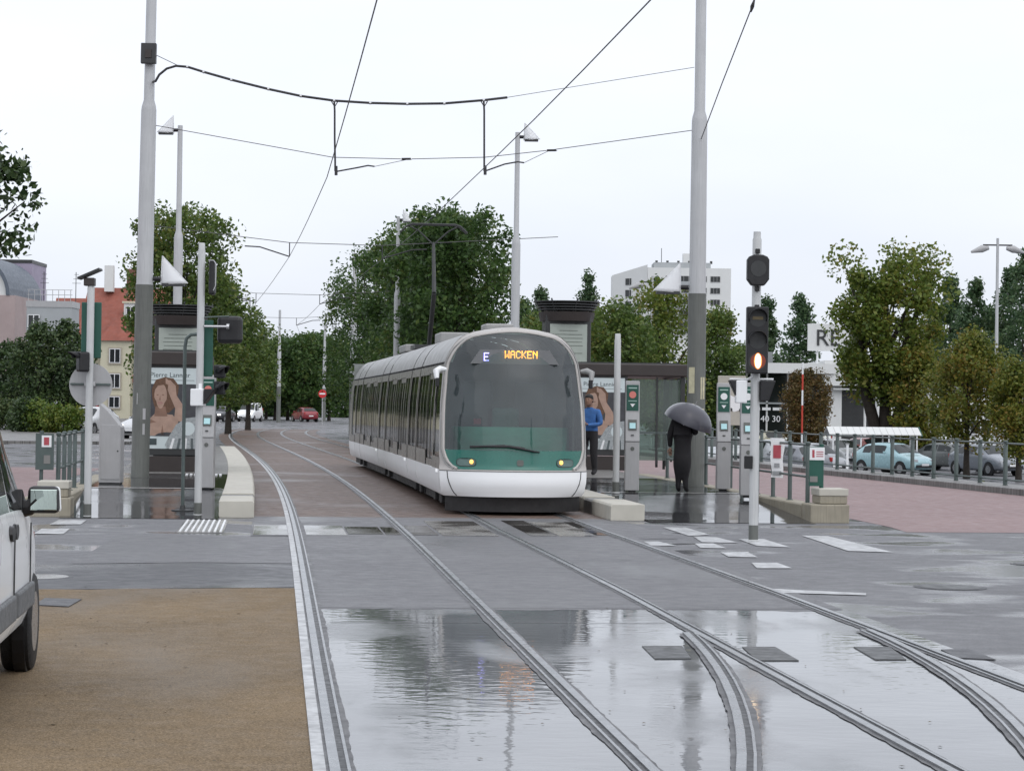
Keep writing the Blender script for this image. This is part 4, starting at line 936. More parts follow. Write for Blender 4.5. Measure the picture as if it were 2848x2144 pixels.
# ================================================================== VEHICLES
def carmat(nm, col): return M('car paint ' + nm, col, .25, .15, .04, 2, 0, 60, coat=.6)
HATCH = dict(st=[(0, .66, .42, .72, .80, .52), (.08, .78, .30, .90, .95, .62), (.2, .83, .26, .95, 1.06, .64), (.62, .85, .22, .96, 1.38, .58), (1.3, .86, .20, .96, 1.47, .60), (2.05, .86, .20, .95, 1.46, .61), (2.35, .86, .20, .94, 1.40, .61),
               (3.02, .85, .20, .90, .98, .66), (3.55, .82, .22, .80, .86, .62), (3.86, .75, .26, .66, .74, .56), (3.98, .62, .36, .56, .62, .46)], win=[(.75, 1.28), (1.34, 2.18)], rear=(2, 3), front=(6, 7), ax=(.72, 3.2), r=.30)
SEDAN = dict(st=[(0, .68, .42, .80, .86, .56), (.1, .80, .30, .92, .97, .64), (.7, .85, .24, .95, 1.0, .66), (1.15, .86, .22, .95, 1.32, .58), (1.6, .86, .20, .95, 1.41, .58), (2.3, .86, .20, .95, 1.41, .60), (2.65, .86, .20, .94, 1.34, .60),
               (3.3, .85, .20, .90, .97, .66), (3.9, .82, .22, .80, .86, .62), (4.2, .75, .26, .66, .74, .56), (4.33, .62, .36, .56, .62, .46)], win=[(1.2, 1.95), (2.0, 2.75)], rear=(2, 3), front=(6, 7), ax=(.85, 3.5), r=.30)
VAN = dict(st=[(0, .76, .42, .95, 1.66, .58), (.08, .81, .30, 1.02, 1.76, .61), (.4, .83, .26, 1.05, 1.83, .63), (1.4, .83, .24, 1.05, 1.86, .64), (2.2, .83, .24, 1.04, 1.84, .63), (2.55, .83, .24, 1.03, 1.72, .62),
             (3.2, .825, .24, 1.00, 1.10, .72), (3.65, .80, .26, .90, .98, .66), (3.92, .74, .28, .70, .80, .60), (4.02, .62, .38, .58, .64, .50)], win=[(1.5, 2.0), (2.06, 2.95)], rear=(0, 1), front=(5, 6), ax=(.75, 3.3), r=.31)
def ring(st):
    y, w_, zs_, zb, zt, wt = st
    half = [(w_ * .80, zs_), (w_ * .97, zs_ + .08), (w_, zs_ + .3 * (zb - zs_)), (w_ * .995, zb - .08), (w_ * .965, zb), (wt + (.02 if zt - zb > .2 else .04), zt - .06 if zt - zb > .15 else zt - .015), (wt * .82, zt - .01), (wt * .3, zt + .005)]
    return [(x, y, z) for x, z in half] + [(-x, y, z) for x, z in reversed(half)]
def ist(S, y):
    a = np.array(S); return tuple(float(np.interp(y, a[:, 0], a[:, k])) for k in range(6))
def car(lab, kind, x, y, z, rz, mat, lit=False, grp='cars', name='car', cat='car', simple=False):
    t = thing(name, lab, cat, (x, y, z), rz, grp); S = kind['st']; L = S[-1][0]; yo = -L / 2
    dense = []
    for a, b in zip(S, S[1:]): dense += [tuple(a[k] + (b[k] - a[k]) * f for k in range(6)) for f in (0, .5)]
    dense.append(S[-1])
    def T(p): return (p[0], p[1] + yo, p[2])
    body = MB().loft([[T(p) for p in ring(s)] for s in dense]).build('body', mat, t, 35)
    m_ = body.modifiers.new('sub', 'SUBSURF'); m_.levels = 1; m_.render_levels = 1
    for s in (-1, 1):
        for (a, b) in kind['win']:
            mb = MB(); R = []
            for yy in frange(a, b, 4):
                q = ist(S, yy); y_, w_, zs_, zb, zt, wt = q; zlo = zb + .03; zhi = max(zlo + .02, zt - .12)
                f = lambda zz: w_ * .965 + (wt + .02 - w_ * .965) * (zz - zb) / max(.05, zt - .06 - zb) + .004
                R.append([(s * f(zlo), yy + yo, zlo), (s * f((zlo + zhi) / 2), yy + yo, (zlo + zhi) / 2), (s * f(zhi), yy + yo, zhi)])
            mb.loft(R, False, False); mb.build('side_window', m_pane, t, True)
    for nm, (i, j), sg in (('rear_window', kind['rear'], -1), ('windscreen', kind['front'], 1)):
        A, B = ring(S[i]), ring(S[j])
        if nm == 'rear_window' and kind is VAN:
            mb = MB(); mb.poly([(-.62, yo - .02, 1.12), (.62, yo - .02, 1.12), (.60, yo + .0, 1.62), (-.60, yo + .0, 1.62)]); mb.build(nm, m_pane, t); continue
        lo, hi = (A, B) if A[7][2] < B[7][2] else (B, A)
        mb = MB(); R = []
        for f in (.06, .5, .94):
            row = []
            for k in (5, 6, 7, 8, 9, 10):
                p = [lo[k][n] + (hi[k][n] - lo[k][n]) * f for n in range(3)]; row.append((p[0] * .95, p[1] + yo + sg * .012, p[2] + .014))
            R.append(row)
        mb.loft(R, False, False); mb.build(nm, m_pane, t, True)
    for yy in kind['ax']:
        for s in (-1, 1):
            xo = ist(S, yy)[1]; r = kind['r']
            ar = MB().cyl((s * (xo - .1), yy + yo, r), (s * (xo + .006 - (.03 if kind is VAN else 0)), yy + yo, r), r + (.03 if kind is VAN else .06), n=24).build('wheel_arch', m_black, t)
            w_ = bpy.data.objects.new('wheel', None); C.objects.link(w_); w_.parent = t; w_.location = (s * (xo - .085), yy + yo, r)
            MB().tube([(-.095, 0, 0), (-.08, 0, 0), (.08, 0, 0), (.095, 0, 0)], [r - .02, r, r, r - .02], 24).build('tyre', m_tyre, w_, True)
            MB().tube([(s * .06, 0, 0), (s * .094, 0, 0), (s * .096, 0, 0), (s * .082, 0, 0), (s * .088, 0, 0), (s * .089, 0, 0)], [r * .69, r * .68, r * .62, r * .5, r * .2, r * .02], 20).build('rim', m_rim, w_, True)
    yf = L + yo
    for s in (-1, 1):
        MB().box(s * .55, yf - .10, .68 if kind is not VAN else .78, .26, .12, .13, -s * .35).build('headlight', m_head if lit else m_lens, t, bevel=.03)
        MB().box(s * (.66 if kind is not VAN else .72), yo + .04, .86 if kind is not VAN else 1.1, .13, .10, .18 if kind is not VAN else .4).build('tail_light', m_tail, t, bevel=.02)
        if kind is not VAN or not simple: MB().box(s * .97, 2.25 + yo + (.35 if kind is SEDAN else .1 if kind is HATCH else .5), 1.02, .16, .08, .11).build('wing_mirror', mat, t, bevel=.025)
    MB().box(0, yf - .015, .42, 1.1, .06, .14).build('grille', m_black, t, bevel=.015); MB().box(0, yf + .02, .50, .46, .012, .10).build('number_plate', m_white, t); MB().box(0, yo - .012, .60, .46, .012, .10).build('number_plate', m_white, t)
    return t
# the white van in the left foreground, facing away from the camera
PH = RAD(6.8); wheel = Vector((-3.08, 13.9, 0))           # outer face of the front right wheel
lo = Vector((.80, 3.3 - 2.01, 0)); c_, s_ = math.cos(PH), math.sin(PH)
vx = wheel.x - (lo.x * c_ - lo.y * s_); vy = wheel.y - (lo.x * s_ + lo.y * c_)
m_van = M('white van paint', (.84, .855, .86), .3, 0, .02, 1, coat=.4)
van = car('white van parked at the left edge, its door mirror in view', VAN, vx, vy, .005, PH, m_van, name='parked_van', cat='van', grp='vans', simple=True)
yo = -2.01
for cy, nm in ((1.93, 'sliding_door_handle'), (2.13, 'door_handle')):
    mb = MB().loft([[(.80, cy + yo + .085 * math.cos(a), .95 + .05 * math.sin(a)) for a in np.linspace(0, 6.283, 13)[:-1]], [(.838, cy + yo + .08 * math.cos(a), .95 + .045 * math.sin(a)) for a in np.linspace(0, 6.283, 13)[:-1]]]); mb.build(nm, m_black, van, True)
MB().box(.832, 2.03 + yo, .74, .008, .012, .52).build('door_seam', m_char, van); MB().box(.826, 3.0 + yo, .76, .008, .012, .40).build('door_seam', m_char, van)
MB().box(.842, 2.52 + yo, .52, .035, .92, .15).build('rub_strip', M('grey bumper plastic', (.13, .135, .14), .6, 0, .15, 10, .2, 100), van, bevel=.015)
MB().box(.842, 1.3 + yo, .52, .035, 1.3, .15).build('rub_strip', M('grey bumper plastic', (.13, .135, .14), .6, 0, .15, 10, .2, 100), van, bevel=.015)
MB().prism([(2.72 + yo, 1.0), (3.12 + yo, 1.0), (3.02 + yo, 1.08), (2.78 + yo, 1.18)], .70, .795, 'yz').build('mirror_sail_panel', m_black, van, bevel=.01)
MB().tube([(.76, 2.86 + yo, 1.06), (.83, 2.84 + yo, 1.06), (.88, 2.84 + yo, 1.11)], [.07, .05, .05], 8).build('mirror_arm', m_black, van, True)
mm = bpy.data.objects.new('door_mirror', None); C.objects.link(mm); mm.parent = van; mm.location = (.915, 2.84 + yo, 1.11); mm.scale = (.82, .9, .84)
MB().box(0, .02, 0, .245, .12, .20, 0, .92, .9).build('mirror_shell', m_black, mm, bevel=.035); MB().box(.012, .075, .0, .235, .07, .19, 0, .9, .7).build('mirror_cap', m_van, mm, bevel=.03)
MB().box(.005, -.046, 0, .20, .012, .155).build('mirror_glass', M('mirror glass', (.50, .58, .54), .03, 1, .02, 2), mm, bevel=.012)  # green tint stands in for the reflection of trees behind the camera
MB().box(.775, 3.55 + yo, .84, .03, .10, .06).build('side_indicator', m_tail, van, bevel=.01)
# cars on the cross street, far away, and on the side street
q = gp(745, 1172); car('white van with lit headlamps coming towards us beyond the left trees', VAN, ap(688, 1165, 207).x, 209, 0, RAD(172), m_van, True, name='van', cat='van', grp='vans')
q = ap(605, 1165, 200); car('dark hatchback with one bright headlamp left of the far white van', HATCH, q.x, 202, 0, RAD(168), carmat('dark', (.03, .03, .035)), True, grp='cars on the far cross street')
q = ap(844, 1165, 215); car('red car on the far cross street beside the no-entry sign', HATCH, q.x, 216, 0, RAD(25), carmat('red', (.22, .02, .03)), False, grp='cars on the far cross street')
q = ap(375, 1180, 95); car('white car with lit headlamps half hidden behind the left mast', HATCH, q.x + .5, 97, 0, RAD(158), carmat('pale', (.6, .61, .62)), True, grp='cars on the side street')
q = ap(262, 1180, 110); car('white car behind the left signal post on the side street', HATCH, q.x - .6, 112, 0, RAD(165), carmat('pale', (.6, .61, .62)), False, grp='cars on the side street')
# car park (1.1 m lower)
GZ = -1.12
cp = [(2487, 100, HATCH, 215, (.34, .52, .56), 'pale blue hatchback behind the right railing'), (2640, 108, SEDAN, 225, (.12, .13, .13), 'dark grey saloon right of the pale blue hatchback'), (2655, 118, HATCH, 225, (.16, .18, .24), 'blue grey car behind the dark grey saloon'),
      (2260, 96, HATCH, 205, (.30, .31, .33), 'silver car behind the hanging banner'), (2160, 104, HATCH, 200, (.42, .44, .46), 'light silver car left of the hanging banner'), (2335, 112, HATCH, 200, (.62, .64, .66), 'white car between the banner and the pale blue hatchback'),
      (2030, 116, HATCH, 180, (.5, .52, .52), 'pale car behind the right ticket validators'), (2830, 104, SEDAN, 100, (.025, .025, .03), 'black saloon at the right edge of the car park'), (2780, 215, HATCH, 100, (.55, .30, .02), 'yellow car at the back of the car park'),
      (2845, 205, SEDAN, 200, (.12, .14, .17), 'dark car beside the yellow car at the right edge'), (2730, 190, HATCH, 150, (.5, .52, .54), 'silver car under the orange leaved tree'), (2230, 150, VAN, 90, (.62, .64, .6), 'white van in front of the brown tree'), (2600, 175, VAN, 190, (.66, .68, .7), 'white van right of the big chestnut'),
      (2120, 150, HATCH, 120, (.38, .37, .28), 'beige car in front of the showroom glass'), (2310, 165, HATCH, 100, (.10, .11, .12), 'dark car between the brown tree and the chestnut'), (2205, 92, HATCH, 25, (.20, .21, .23), 'grey car close behind the near railing posts'), (2745, 101, HATCH, 205, (.22, .24, .27), 'grey hatchback between dark saloon and black saloon'), (2420, 120, HATCH, 200, (.30, .10, .09), 'dull red car behind the trolley bay'), (2540, 125, SEDAN, 205, (.45, .46, .48), 'silver saloon behind the pale blue hatchback'), (1965, 110, HATCH, 190, (.45, .47, .5), 'silver car behind the right mast')]
for i, (px, Y, kd, ang, col, lab) in enumerate(cp):
    q = ap(px, 1200, Y); car(lab, kd, q.x, Y, GZ, RAD(ang), carmat('p%d' % i, col), False, grp='cars in the car park', name='van' if kd is VAN else 'car', cat='van' if kd is VAN else 'car')

# ================================================================== PEOPLE
def skin_body(name, joints, edges, mat, parent, root='pelvis', sub=2):
    me = bpy.data.meshes.new(name); names = list(joints); ix = {n: i for i, n in enumerate(names)}
    me.from_pydata([joints[n][0] for n in names], [(ix[a], ix[b]) for a, b in edges], []); me.update()
    o = bpy.data.objects.new(name, me); C.objects.link(o); o.parent = parent; me.materials.append(mat)
    sk = o.modifiers.new('skin', 'SKIN'); sk.use_smooth_shade = True
    if not me.skin_vertices: me.attributes
    for n, v in zip(names, me.skin_vertices[0].data):
        r = joints[n][1]; v.radius = (r, r) if not isinstance(r, tuple) else r; v.use_root = (n == root)
    s_ = o.modifiers.new('sub', 'SUBSURF'); s_.levels = sub; s_.render_levels = sub
    return o
def ensure_skin(me):
    pass
def head(par, c, tilt=0, hair=True, cap=False, skin=m_skin):
    h = MB(); R = []
    for z, rx, ry, dy in ((-.125, .03, .035, -.03), (-.11, .05, .065, -.02), (-.07, .062, .082, -.012), (-.02, .07, .09, -.006), (.03, .074, .095, 0), (.075, .066, .088, .004), (.105, .045, .062, .006), (.12, .015, .02, .006)):
        R.append([(c[0] + rx * math.cos(2 * math.pi * i / 14), c[1] + dy + ry * math.sin(2 * math.pi * i / 14), c[2] + z) for i in range(14)])
    h.loft(R); hd = h.build('head', skin, par, True)
    MB().loft([[(c[0] - .012, c[1] - .085, c[2] + .015), (c[0] + .012, c[1] - .085, c[2] + .015), (c[0], c[1] - .09, c[2] + .02)], [(c[0] - .016, c[1] - .085, c[2] - .035), (c[0] + .016, c[1] - .085, c[2] - .035), (c[0], c[1] - .115, c[2] - .03)]]).build('nose', skin, hd, True)
    for s in (-1, 1):
        MB().box(c[0] + s * .03, c[1] - .088, c[2] + .018, .024, .01, .009).build('eye', m_black, hd); MB().box(c[0] + s * .074, c[1] + .005, c[2] - .005, .014, .035, .055).build('ear', skin, hd, bevel=.006)
    MB().box(c[0], c[1] - .088, c[2] - .062, .042, .008, .008).build('mouth', m_brown, hd)
    hr = MB(); R = []
    for z, rx, ry, dy in ((-.06, .07, .05, .05), (.0, .08, .085, .022), (.05, .082, .10, .008), (.09, .074, .094, .006), (.12, .05, .066, .006), (.135, .01, .014, .006)):
        R.append([(c[0] + rx * math.cos(2 * math.pi * i / 14), c[1] + dy + ry * math.sin(2 * math.pi * i / 14), c[2] + z) for i in range(14)])
    hr.loft(R); hr.build('hair', m_hair, par, True)
    return hd
def hand(par, wrist, d, side, skin=m_skin, s=1.0):
    """palm and five short bent fingers; d = pointing direction"""
    d = Vector(d).normalized(); w_ = Vector(wrist); up_ = Vector((0, 0, 1)) if abs(d.z) < .8 else Vector((0, -1, 0)); lat = d.cross(up_).normalized(); nrm = lat.cross(d).normalized()
    mb = MB(); mb.tube([w_, w_ + d * .04, w_ + d * .085], [.026, .036, .034], 8)
    for k, ln in ((-1.5, .055), (-.5, .07), (.5, .072), (1.5, .062)):
        b = w_ + d * .08 + lat * (k * .018); mb.tube([b, b + d * ln * .5 - nrm * .006, b + d * ln * .85 - nrm * .03], [.0095, .009, .007], 6)
    b = w_ + d * .03 + lat * (side * .03); mb.tube([b, b + d * .03 + lat * side * .022, b + d * .06 + lat * side * .018 - nrm * .015], [.011, .010, .008], 6)
    return mb.build('hand', skin, par, True)
pA = pp(1637, 1322)
A = thing('person', 'person in blue shirt and black trousers with folded forearms beside the tram', 'person', (pA.x, pA.y, .258), RAD(-25))
m_blue = M('blue shirt cloth', (.035, .13, .36), .8, 0, .2, 9, .3, 30); m_trous = M('black trouser cloth', (.016, .014, .018), .85, 0, .2, 9, .3, 30)
KA = 1.03
def sc_(J, k): return {n: (tuple(c * k for c in p), r * k if not isinstance(r, tuple) else tuple(x * k for x in r)) for n, (p, r) in J.items()}
JA = {'pelvis': ((0, 0, .93), (.165, .125)), 'waist': ((0, .0, 1.08), (.165, .12)), 'chest': ((0, .01, 1.30), (.185, .125)), 'neck0': ((0, .02, 1.46), (.075, .065)), 'neck': ((0, .0, 1.53), .052), 'skull': ((0, -.01, 1.58), .05),
      'shl': ((-.18, .01, 1.40), .075), 'ell': ((-.25, -.02, 1.13), .056), 'wrl': ((-.06, -.24, 1.14), .036), 'shr': ((.18, .01, 1.40), .075), 'elr': ((.25, -.02, 1.13), .056), 'wrr': ((.05, -.25, 1.10), .036),
      'hl': ((-.10, 0, .86), .10), 'kl': ((-.11, -.01, .48), .078), 'al': ((-.115, .02, .09), .056), 'fl': ((-.125, -.14, .035), .04), 'hr': ((.10, 0, .86), .10), 'kr': ((.11, -.02, .48), .078), 'ar': ((.12, .02, .09), .056), 'fr': ((.14, -.14, .035), .04)}
EA = [('pelvis', 'waist'), ('waist', 'chest'), ('chest', 'neck0'), ('neck0', 'neck'), ('neck', 'skull'), ('chest', 'shl'), ('shl', 'ell'), ('ell', 'wrl'), ('chest', 'shr'), ('shr', 'elr'), ('elr', 'wrr'), ('pelvis', 'hl'), ('hl', 'kl'), ('kl', 'al'), ('al', 'fl'), ('pelvis', 'hr'), ('hr', 'kr'), ('kr', 'ar'), ('ar', 'fr')]
def body_material(nm, bands):                              # clothing by height on one continuous body: trousers, shirt, skin, shoes
    m, n, bs, N, L = _nodes(nm); tcn = N.new('ShaderNodeTexCoord'); sp = N.new('ShaderNodeSeparateXYZ'); L.new(tcn.outputs['Object'], sp.inputs[0])
    cur = None
    for z, col in bands:
        if cur is None: cur = mixc(n, 0.0, col, col); continue
        g = N.new('ShaderNodeMath'); g.operation = 'GREATER_THAN'; g.inputs[1].default_value = z; L.new(sp.outputs['Z'], g.inputs[0]); cur = mixc(n, g.outputs[0], cur, col)
    L.new(mixc(n, ramp(n, noise(n, 12, 4, tcn.outputs['Object']), .3, .7, 0, .35), cur, (.01, .01, .012)), bs.inputs['Base Color']); bs.inputs['Roughness'].default_value = .8
    b = N.new('ShaderNodeBump'); b.inputs['Strength'].default_value = .5; b.inputs['Distance'].default_value = .02; L.new(noise(n, 9, 3, tcn.outputs['Object']), b.inputs['Height']); L.new(b.outputs[0], bs.inputs['Normal'])
    MATS[nm] = m; return m
mA = body_material('blue shirt and black trousers', [(0, (.012, .011, .013)), (.98, (.035, .13, .36)), (1.50, (.26, .15, .105))])
skin_body('body', JA, EA, mA, A); A.scale = (1.14, 1.14, 1.0)
head(A, (0, -.03, 1.66)); hand(A, (-.05, -.25, 1.14), (.9, -.15, .05), 1); hand(A, (.04, -.26, 1.10), (-.9, -.12, .05), -1)
MB().box(0, -.33, 1.14, .10, .02, .15).build('held_phone', m_black, A, bevel=.01)
pB = pp(1897, 1371)
B = thing('person', 'person in a long black coat standing under an umbrella', 'person', (pB.x, pB.y, plat_z(pB.y) + .01), RAD(165))
mB = body_material('black coat', [(0, (.007, .006, .007)), (.12, (.007, .006, .008)), (1.42, (.02, .015, .014))])
KB = .93
JB = sc_({'pelvis': ((0, 0, .93), (.19, .16)), 'waist': ((0, .0, 1.08), (.18, .15)), 'chest': ((0, .0, 1.30), (.19, .15)), 'neck0': ((0, -.03, 1.45), (.085, .08)), 'neck': ((0, -.05, 1.52), .055), 'skull': ((0, -.06, 1.56), .05),
      'shl': ((-.18, 0, 1.38), .085), 'ell': ((-.26, -.06, 1.12), .07), 'wrl': ((-.16, -.22, 1.28), .045), 'shr': ((.18, 0, 1.38), .085), 'elr': ((.27, .0, 1.10), .072), 'wrr': ((.28, -.08, .86), .045),
      'skirt': ((0, .02, .62), (.22, .19)), 'hem': ((0, .03, .36), (.21, .18)), 'kl': ((-.07, .02, .28), .07), 'al': ((-.08, .03, .09), .055), 'fl': ((-.09, -.12, .035), .04), 'kr': ((.08, .02, .28), .07), 'ar': ((.08, .03, .09), .055), 'fr': ((.09, -.12, .035), .04)}, KB)
EB = [('pelvis', 'waist'), ('waist', 'chest'), ('chest', 'neck0'), ('neck0', 'neck'), ('neck', 'skull'), ('chest', 'shl'), ('shl', 'ell'), ('ell', 'wrl'), ('chest', 'shr'), ('shr', 'elr'), ('elr', 'wrr'), ('pelvis', 'skirt'), ('skirt', 'hem'), ('hem', 'kl'), ('kl', 'al'), ('al', 'fl'), ('hem', 'kr'), ('kr', 'ar'), ('ar', 'fr')]
skin_body('body', JB, EB, mB, B); B.scale = (.92, .95, 1.0)
head(B, (0, -.09, 1.46)); hand(B, (-.16 * KB, -.23 * KB, 1.29 * KB), (-.1, -.2, .6), 1); hand(B, (.28 * KB, -.09 * KB, .85 * KB), (0, -.1, -1), -1)
# the umbrella rests on the shoulder, tilted back over the head
U = thing('umbrella', 'grey translucent umbrella held over the person in black', 'umbrella', (pB.x + .08, pB.y + .08, 1.22 + plat_z(pB.y)), 0); U.rotation_euler = (RAD(12), RAD(20), .2)
m_umb = glass('umbrella film', (.30, .30, .36), .85, (.045, .045, .06), .3); mb = MB(); R = []; RU, HU = .45, .36
for i in range(9):
    f = i / 8; r = RU * math.sin(f * math.pi / 2 * .98) + .001; z = .02 + HU * math.cos(f * math.pi / 2) * 1.0
    R.append([(r * (1 - .05 * (.5 + .5 * math.cos(8 * 2 * math.pi * j / 32)) * f) * math.cos(2 * math.pi * j / 32), r * (1 - .05 * (.5 + .5 * math.cos(8 * 2 * math.pi * j / 32)) * f) * math.sin(2 * math.pi * j / 32), z) for j in range(32)])
mb.loft(R, True, False); mb.build('canopy', m_umb, U, True)
for j in range(8):
    a = 2 * math.pi * (j + .5) / 8; MB().tube([(RU * math.sin(f * math.pi / 2) * math.cos(a) * .97, RU * math.sin(f * math.pi / 2) * math.sin(a) * .97, .01 + HU * math.cos(f * math.pi / 2)) for f in (0.02, .25, .5, .75, 1)], .004, 5).build('rib', m_chrome, U, True)
MB().tube([(0, 0, -.42), (0, 0, .45)], .008, 6).build('shaft', m_chrome, U, True); MB().tube([(0, 0, -.42), (0, -.0, -.5), (.03, 0, -.54), (.06, 0, -.5)], .014, 8).build('handle', m_black, U, True)

# ================================================================== OVERHEAD LINE
WH = 6.18
def wire(name, pts, r, lab, cat='wire', mat=None, grp='overhead wires'):
    return tag(MB().tube(pts, r, 6).build(name, mat or m_wire, None, True), lab, cat, grp)
def zig(Y): return .0
for d, lab in ((lambda Y: .0, 'contact wire above the empty left track'), (lambda Y: DR(Y), 'contact wire above the tram track')):
    sup = [-8, 18, 42.2, 65, 95, 121, 150]; pts = []
    for a, b in zip(sup, sup[1:]):
        for i in range(5):
            Y = a + (b - a) * i / 5; s = math.sin(math.pi * i / 5) * .10; pa, pb = off(a, d(a)), off(b, d(b)); f = i / 5
            pts.append((pa[0] + (pb[0] - pa[0]) * f, pa[1] + (pb[1] - pa[1]) * f, WH - s * .6))
    pts.append((*off(150, d(150)), WH)); wire('contact_wire', pts, .009, lab)
YS = 42.2
def span(Y, pL, pR, sag, lab, r=.008, n=10):
    pL, pR = Vector(pL), Vector(pR); pts = []
    for i in range(n + 1):
        f = i / n; p = pL.lerp(pR, f); p.z -= sag * 4 * f * (1 - f); pts.append(p)
    wire('span_wire', pts, r, lab); return pts
a = Vector((ML.x + .14, ML.y, ap(430, 348, ML.y).z)); b = Vector((MR.x - .14, MR.y, ap(1920, 363, MR.y).z))
lowspan = [a, ap(925, 438, YS), ap(1130, 443, YS), ap(1348, 438, YS), ap(1530, 418, YS), b]
wire('span_wire', lowspan, .008, 'lower span wire strung between the two big masts')
for px, py in ((1130, 443), (1534, 419)):
    q = ap(px, py, YS); t = thing('insulator', 'dark insulator on the lower span wire, ' + ('left one' if px < 1300 else 'right one'), 'insulator', q, 0, 'insulators on the span wire')
    MB().cyl((-.09, 0, 0), (.09, 0, .005), .022).build('body', m_black, t, True); MB().cyl((-.11, 0, 0), (.11, 0, 0), .012).build('ferrule', m_chrome, t, True)
arc = [Vector((ML.x + .14, ML.y, ap(420, 228, ML.y).z))] + [ap(x * 1.2875, y * 1.2875, YS) for x, y in ((336, 176), (344, 162), (360, 149), (380, 143), (405, 145), (440, 156), (500, 173), (580, 193), (650, 208), (722, 218), (800, 223), (880, 225), (960, 224), (1045, 217), (1096, 211))]
t = thing('cable_conduit', 'thick dark feeder cable drooping from the left mast across both tracks', 'cable', (0, 0, 0))
MB().tube(arc, .025, 8).build('conduit', m_cable, t, True)
for i in range(5, 15): MB().tube([arc[i] + Vector((-.02, 0, 0)), arc[i] + Vector((.02, 0, 0))], .030, 8).build('clip', m_chrome, t, True)
for x0, x1 in ((722, 724), (1045, 1046)):
    p = [ap(x * 1.2875, y * 1.2875, YS) for x, y in ((x0, 219), (x0 + 1, 240), (x0 + 1, 300), (x1, 350), (x1, 370))]
    MB().tube(p, .019, 8).build('dropper', m_cable, t, True); MB().tube([ap((x0 - 6) * 1.2875, 219 * 1.2875, YS), ap((x0 + 1) * 1.2875, 232 * 1.2875, YS), ap((x0 + 8) * 1.2875, 219 * 1.2875, YS)], .012, 6).build('dropper_yoke', m_cable, t, True)
for (x0, y0), (x1, y1), (x2, y2), (x3, y3), lab in (((726, 371), (770, 363), (795, 358), (880, 345), 'registration arm holding the left contact wire'), ((1048, 370), (1090, 355), (1118, 350), (1190, 324), 'registration arm holding the right contact wire')):
    t = thing('registration_arm', lab, 'bracket', (0, 0, 0), 0, 'registration arms')
    MB().tube([ap(x * 1.2875, y * 1.2875, YS) for x, y in ((x0, y0), (x1, y1), (x2, y2), (x2 + 14, y2 + 2))], .016, 6).build('arm', m_cable, t, True)
    MB().tube([ap((x2 + 14) * 1.2875, (y2 + 2) * 1.2875, YS), ap(x3 * 1.2875, y3 * 1.2875, YS)], .006, 5).build('stay', m_wire, t, True); MB().cyl(ap(x0 * 1.2875, (y0 - 12) * 1.2875, YS), ap(x0 * 1.2875, (y0 + 8) * 1.2875, YS), .03).build('clamp', m_cable, t, True)
wire('span_wire', [ap(336 * 1.2875, 119 * 1.2875, ML.y), ap(384 * 1.2875, 142 * 1.2875, YS)], .007, 'short stay wire from the left mast to the drooping cable')
wire('span_wire', [arc[-1], ap(1300 * 1.2875, 178 * 1.2875, YS), ap(1500 * 1.2875, 146 * 1.2875, MR.y)], .006, 'thin stay wire from the drooping cable to the right mast')
wire('span_wire', [ap(1515 * 1.2875, 300 * 1.2875, MR.y - .15), ap(1560 * 1.2875, 180 * 1.2875, 36), ap(1625 * 1.2875, 14 * 1.2875, 31), ap(1660 * 1.2875, -90 * 1.2875, 29)], .010, 'slanting stay wire rising from the right mast out of the picture')
q = ap(1625 * 1.2875, 15 * 1.2875, 31); tag(MB().tube([q + Vector((-.02, 0, -.08)), q, q + Vector((.03, 0, .10))], [.012, .03, .012], 8).build('insulator', m_black, None, True), 'dark insulator on the slanting stay wire, top right', 'insulator', 'insulators on the span wire')
for Y, px0, px1, lab in ((65, 640, 1060, 'second span wire behind the kiosk and tram'), (95, 640, 1000, 'third span wire further down the tracks'), (121, 700, 960, 'fourth span wire far down the tracks')):
    l, r_ = off(Y, -4.3), off(Y, 8.2); p = [(l[0], l[1], WH + .85), (*off(Y, 0), WH + .42), (*off(Y, 2.8), WH + .40), (r_[0], r_[1], WH + .8)]
    wire('span_wire', p, .012, lab)
    t = thing('registration_arm', 'registration arm on the ' + lab.split(' behind')[0].split(' further')[0].split(' far')[0], 'bracket', (0, 0, 0), 0, 'registration arms')
    for d, s in ((0, -1), (2.8, 1)):
        c = Vector((*off(Y, d), WH)); MB().tube([c, c + Vector((s * .9, 0, .28)), c + Vector((s * 1.35, 0, .30))], .022, 6).build('arm', m_cable, t, True); MB().cyl(c, c + Vector((0, 0, .42)), .016).build('dropper', m_cable, t, True)

# far signs
q = ap(897, 1100, 190); t = thing('no_entry_sign', 'round red no-entry sign with a white bar by the far trees', 'road sign', (q.x, 190, 0))
MB().cyl((0, 0, 0), (0, 0, 2.9), .05).build('post', m_grey, t, True); MB().tube([(0, -.06, 2.7), (0, -.09, 2.7)], .36, 24).build('disc', M('sign red', (.55, .02, .025), .4, 0, .05, 5), t, 30); MB().box(0, -.1, 2.7, .5, .02, .13).build('white_bar', m_white, t)

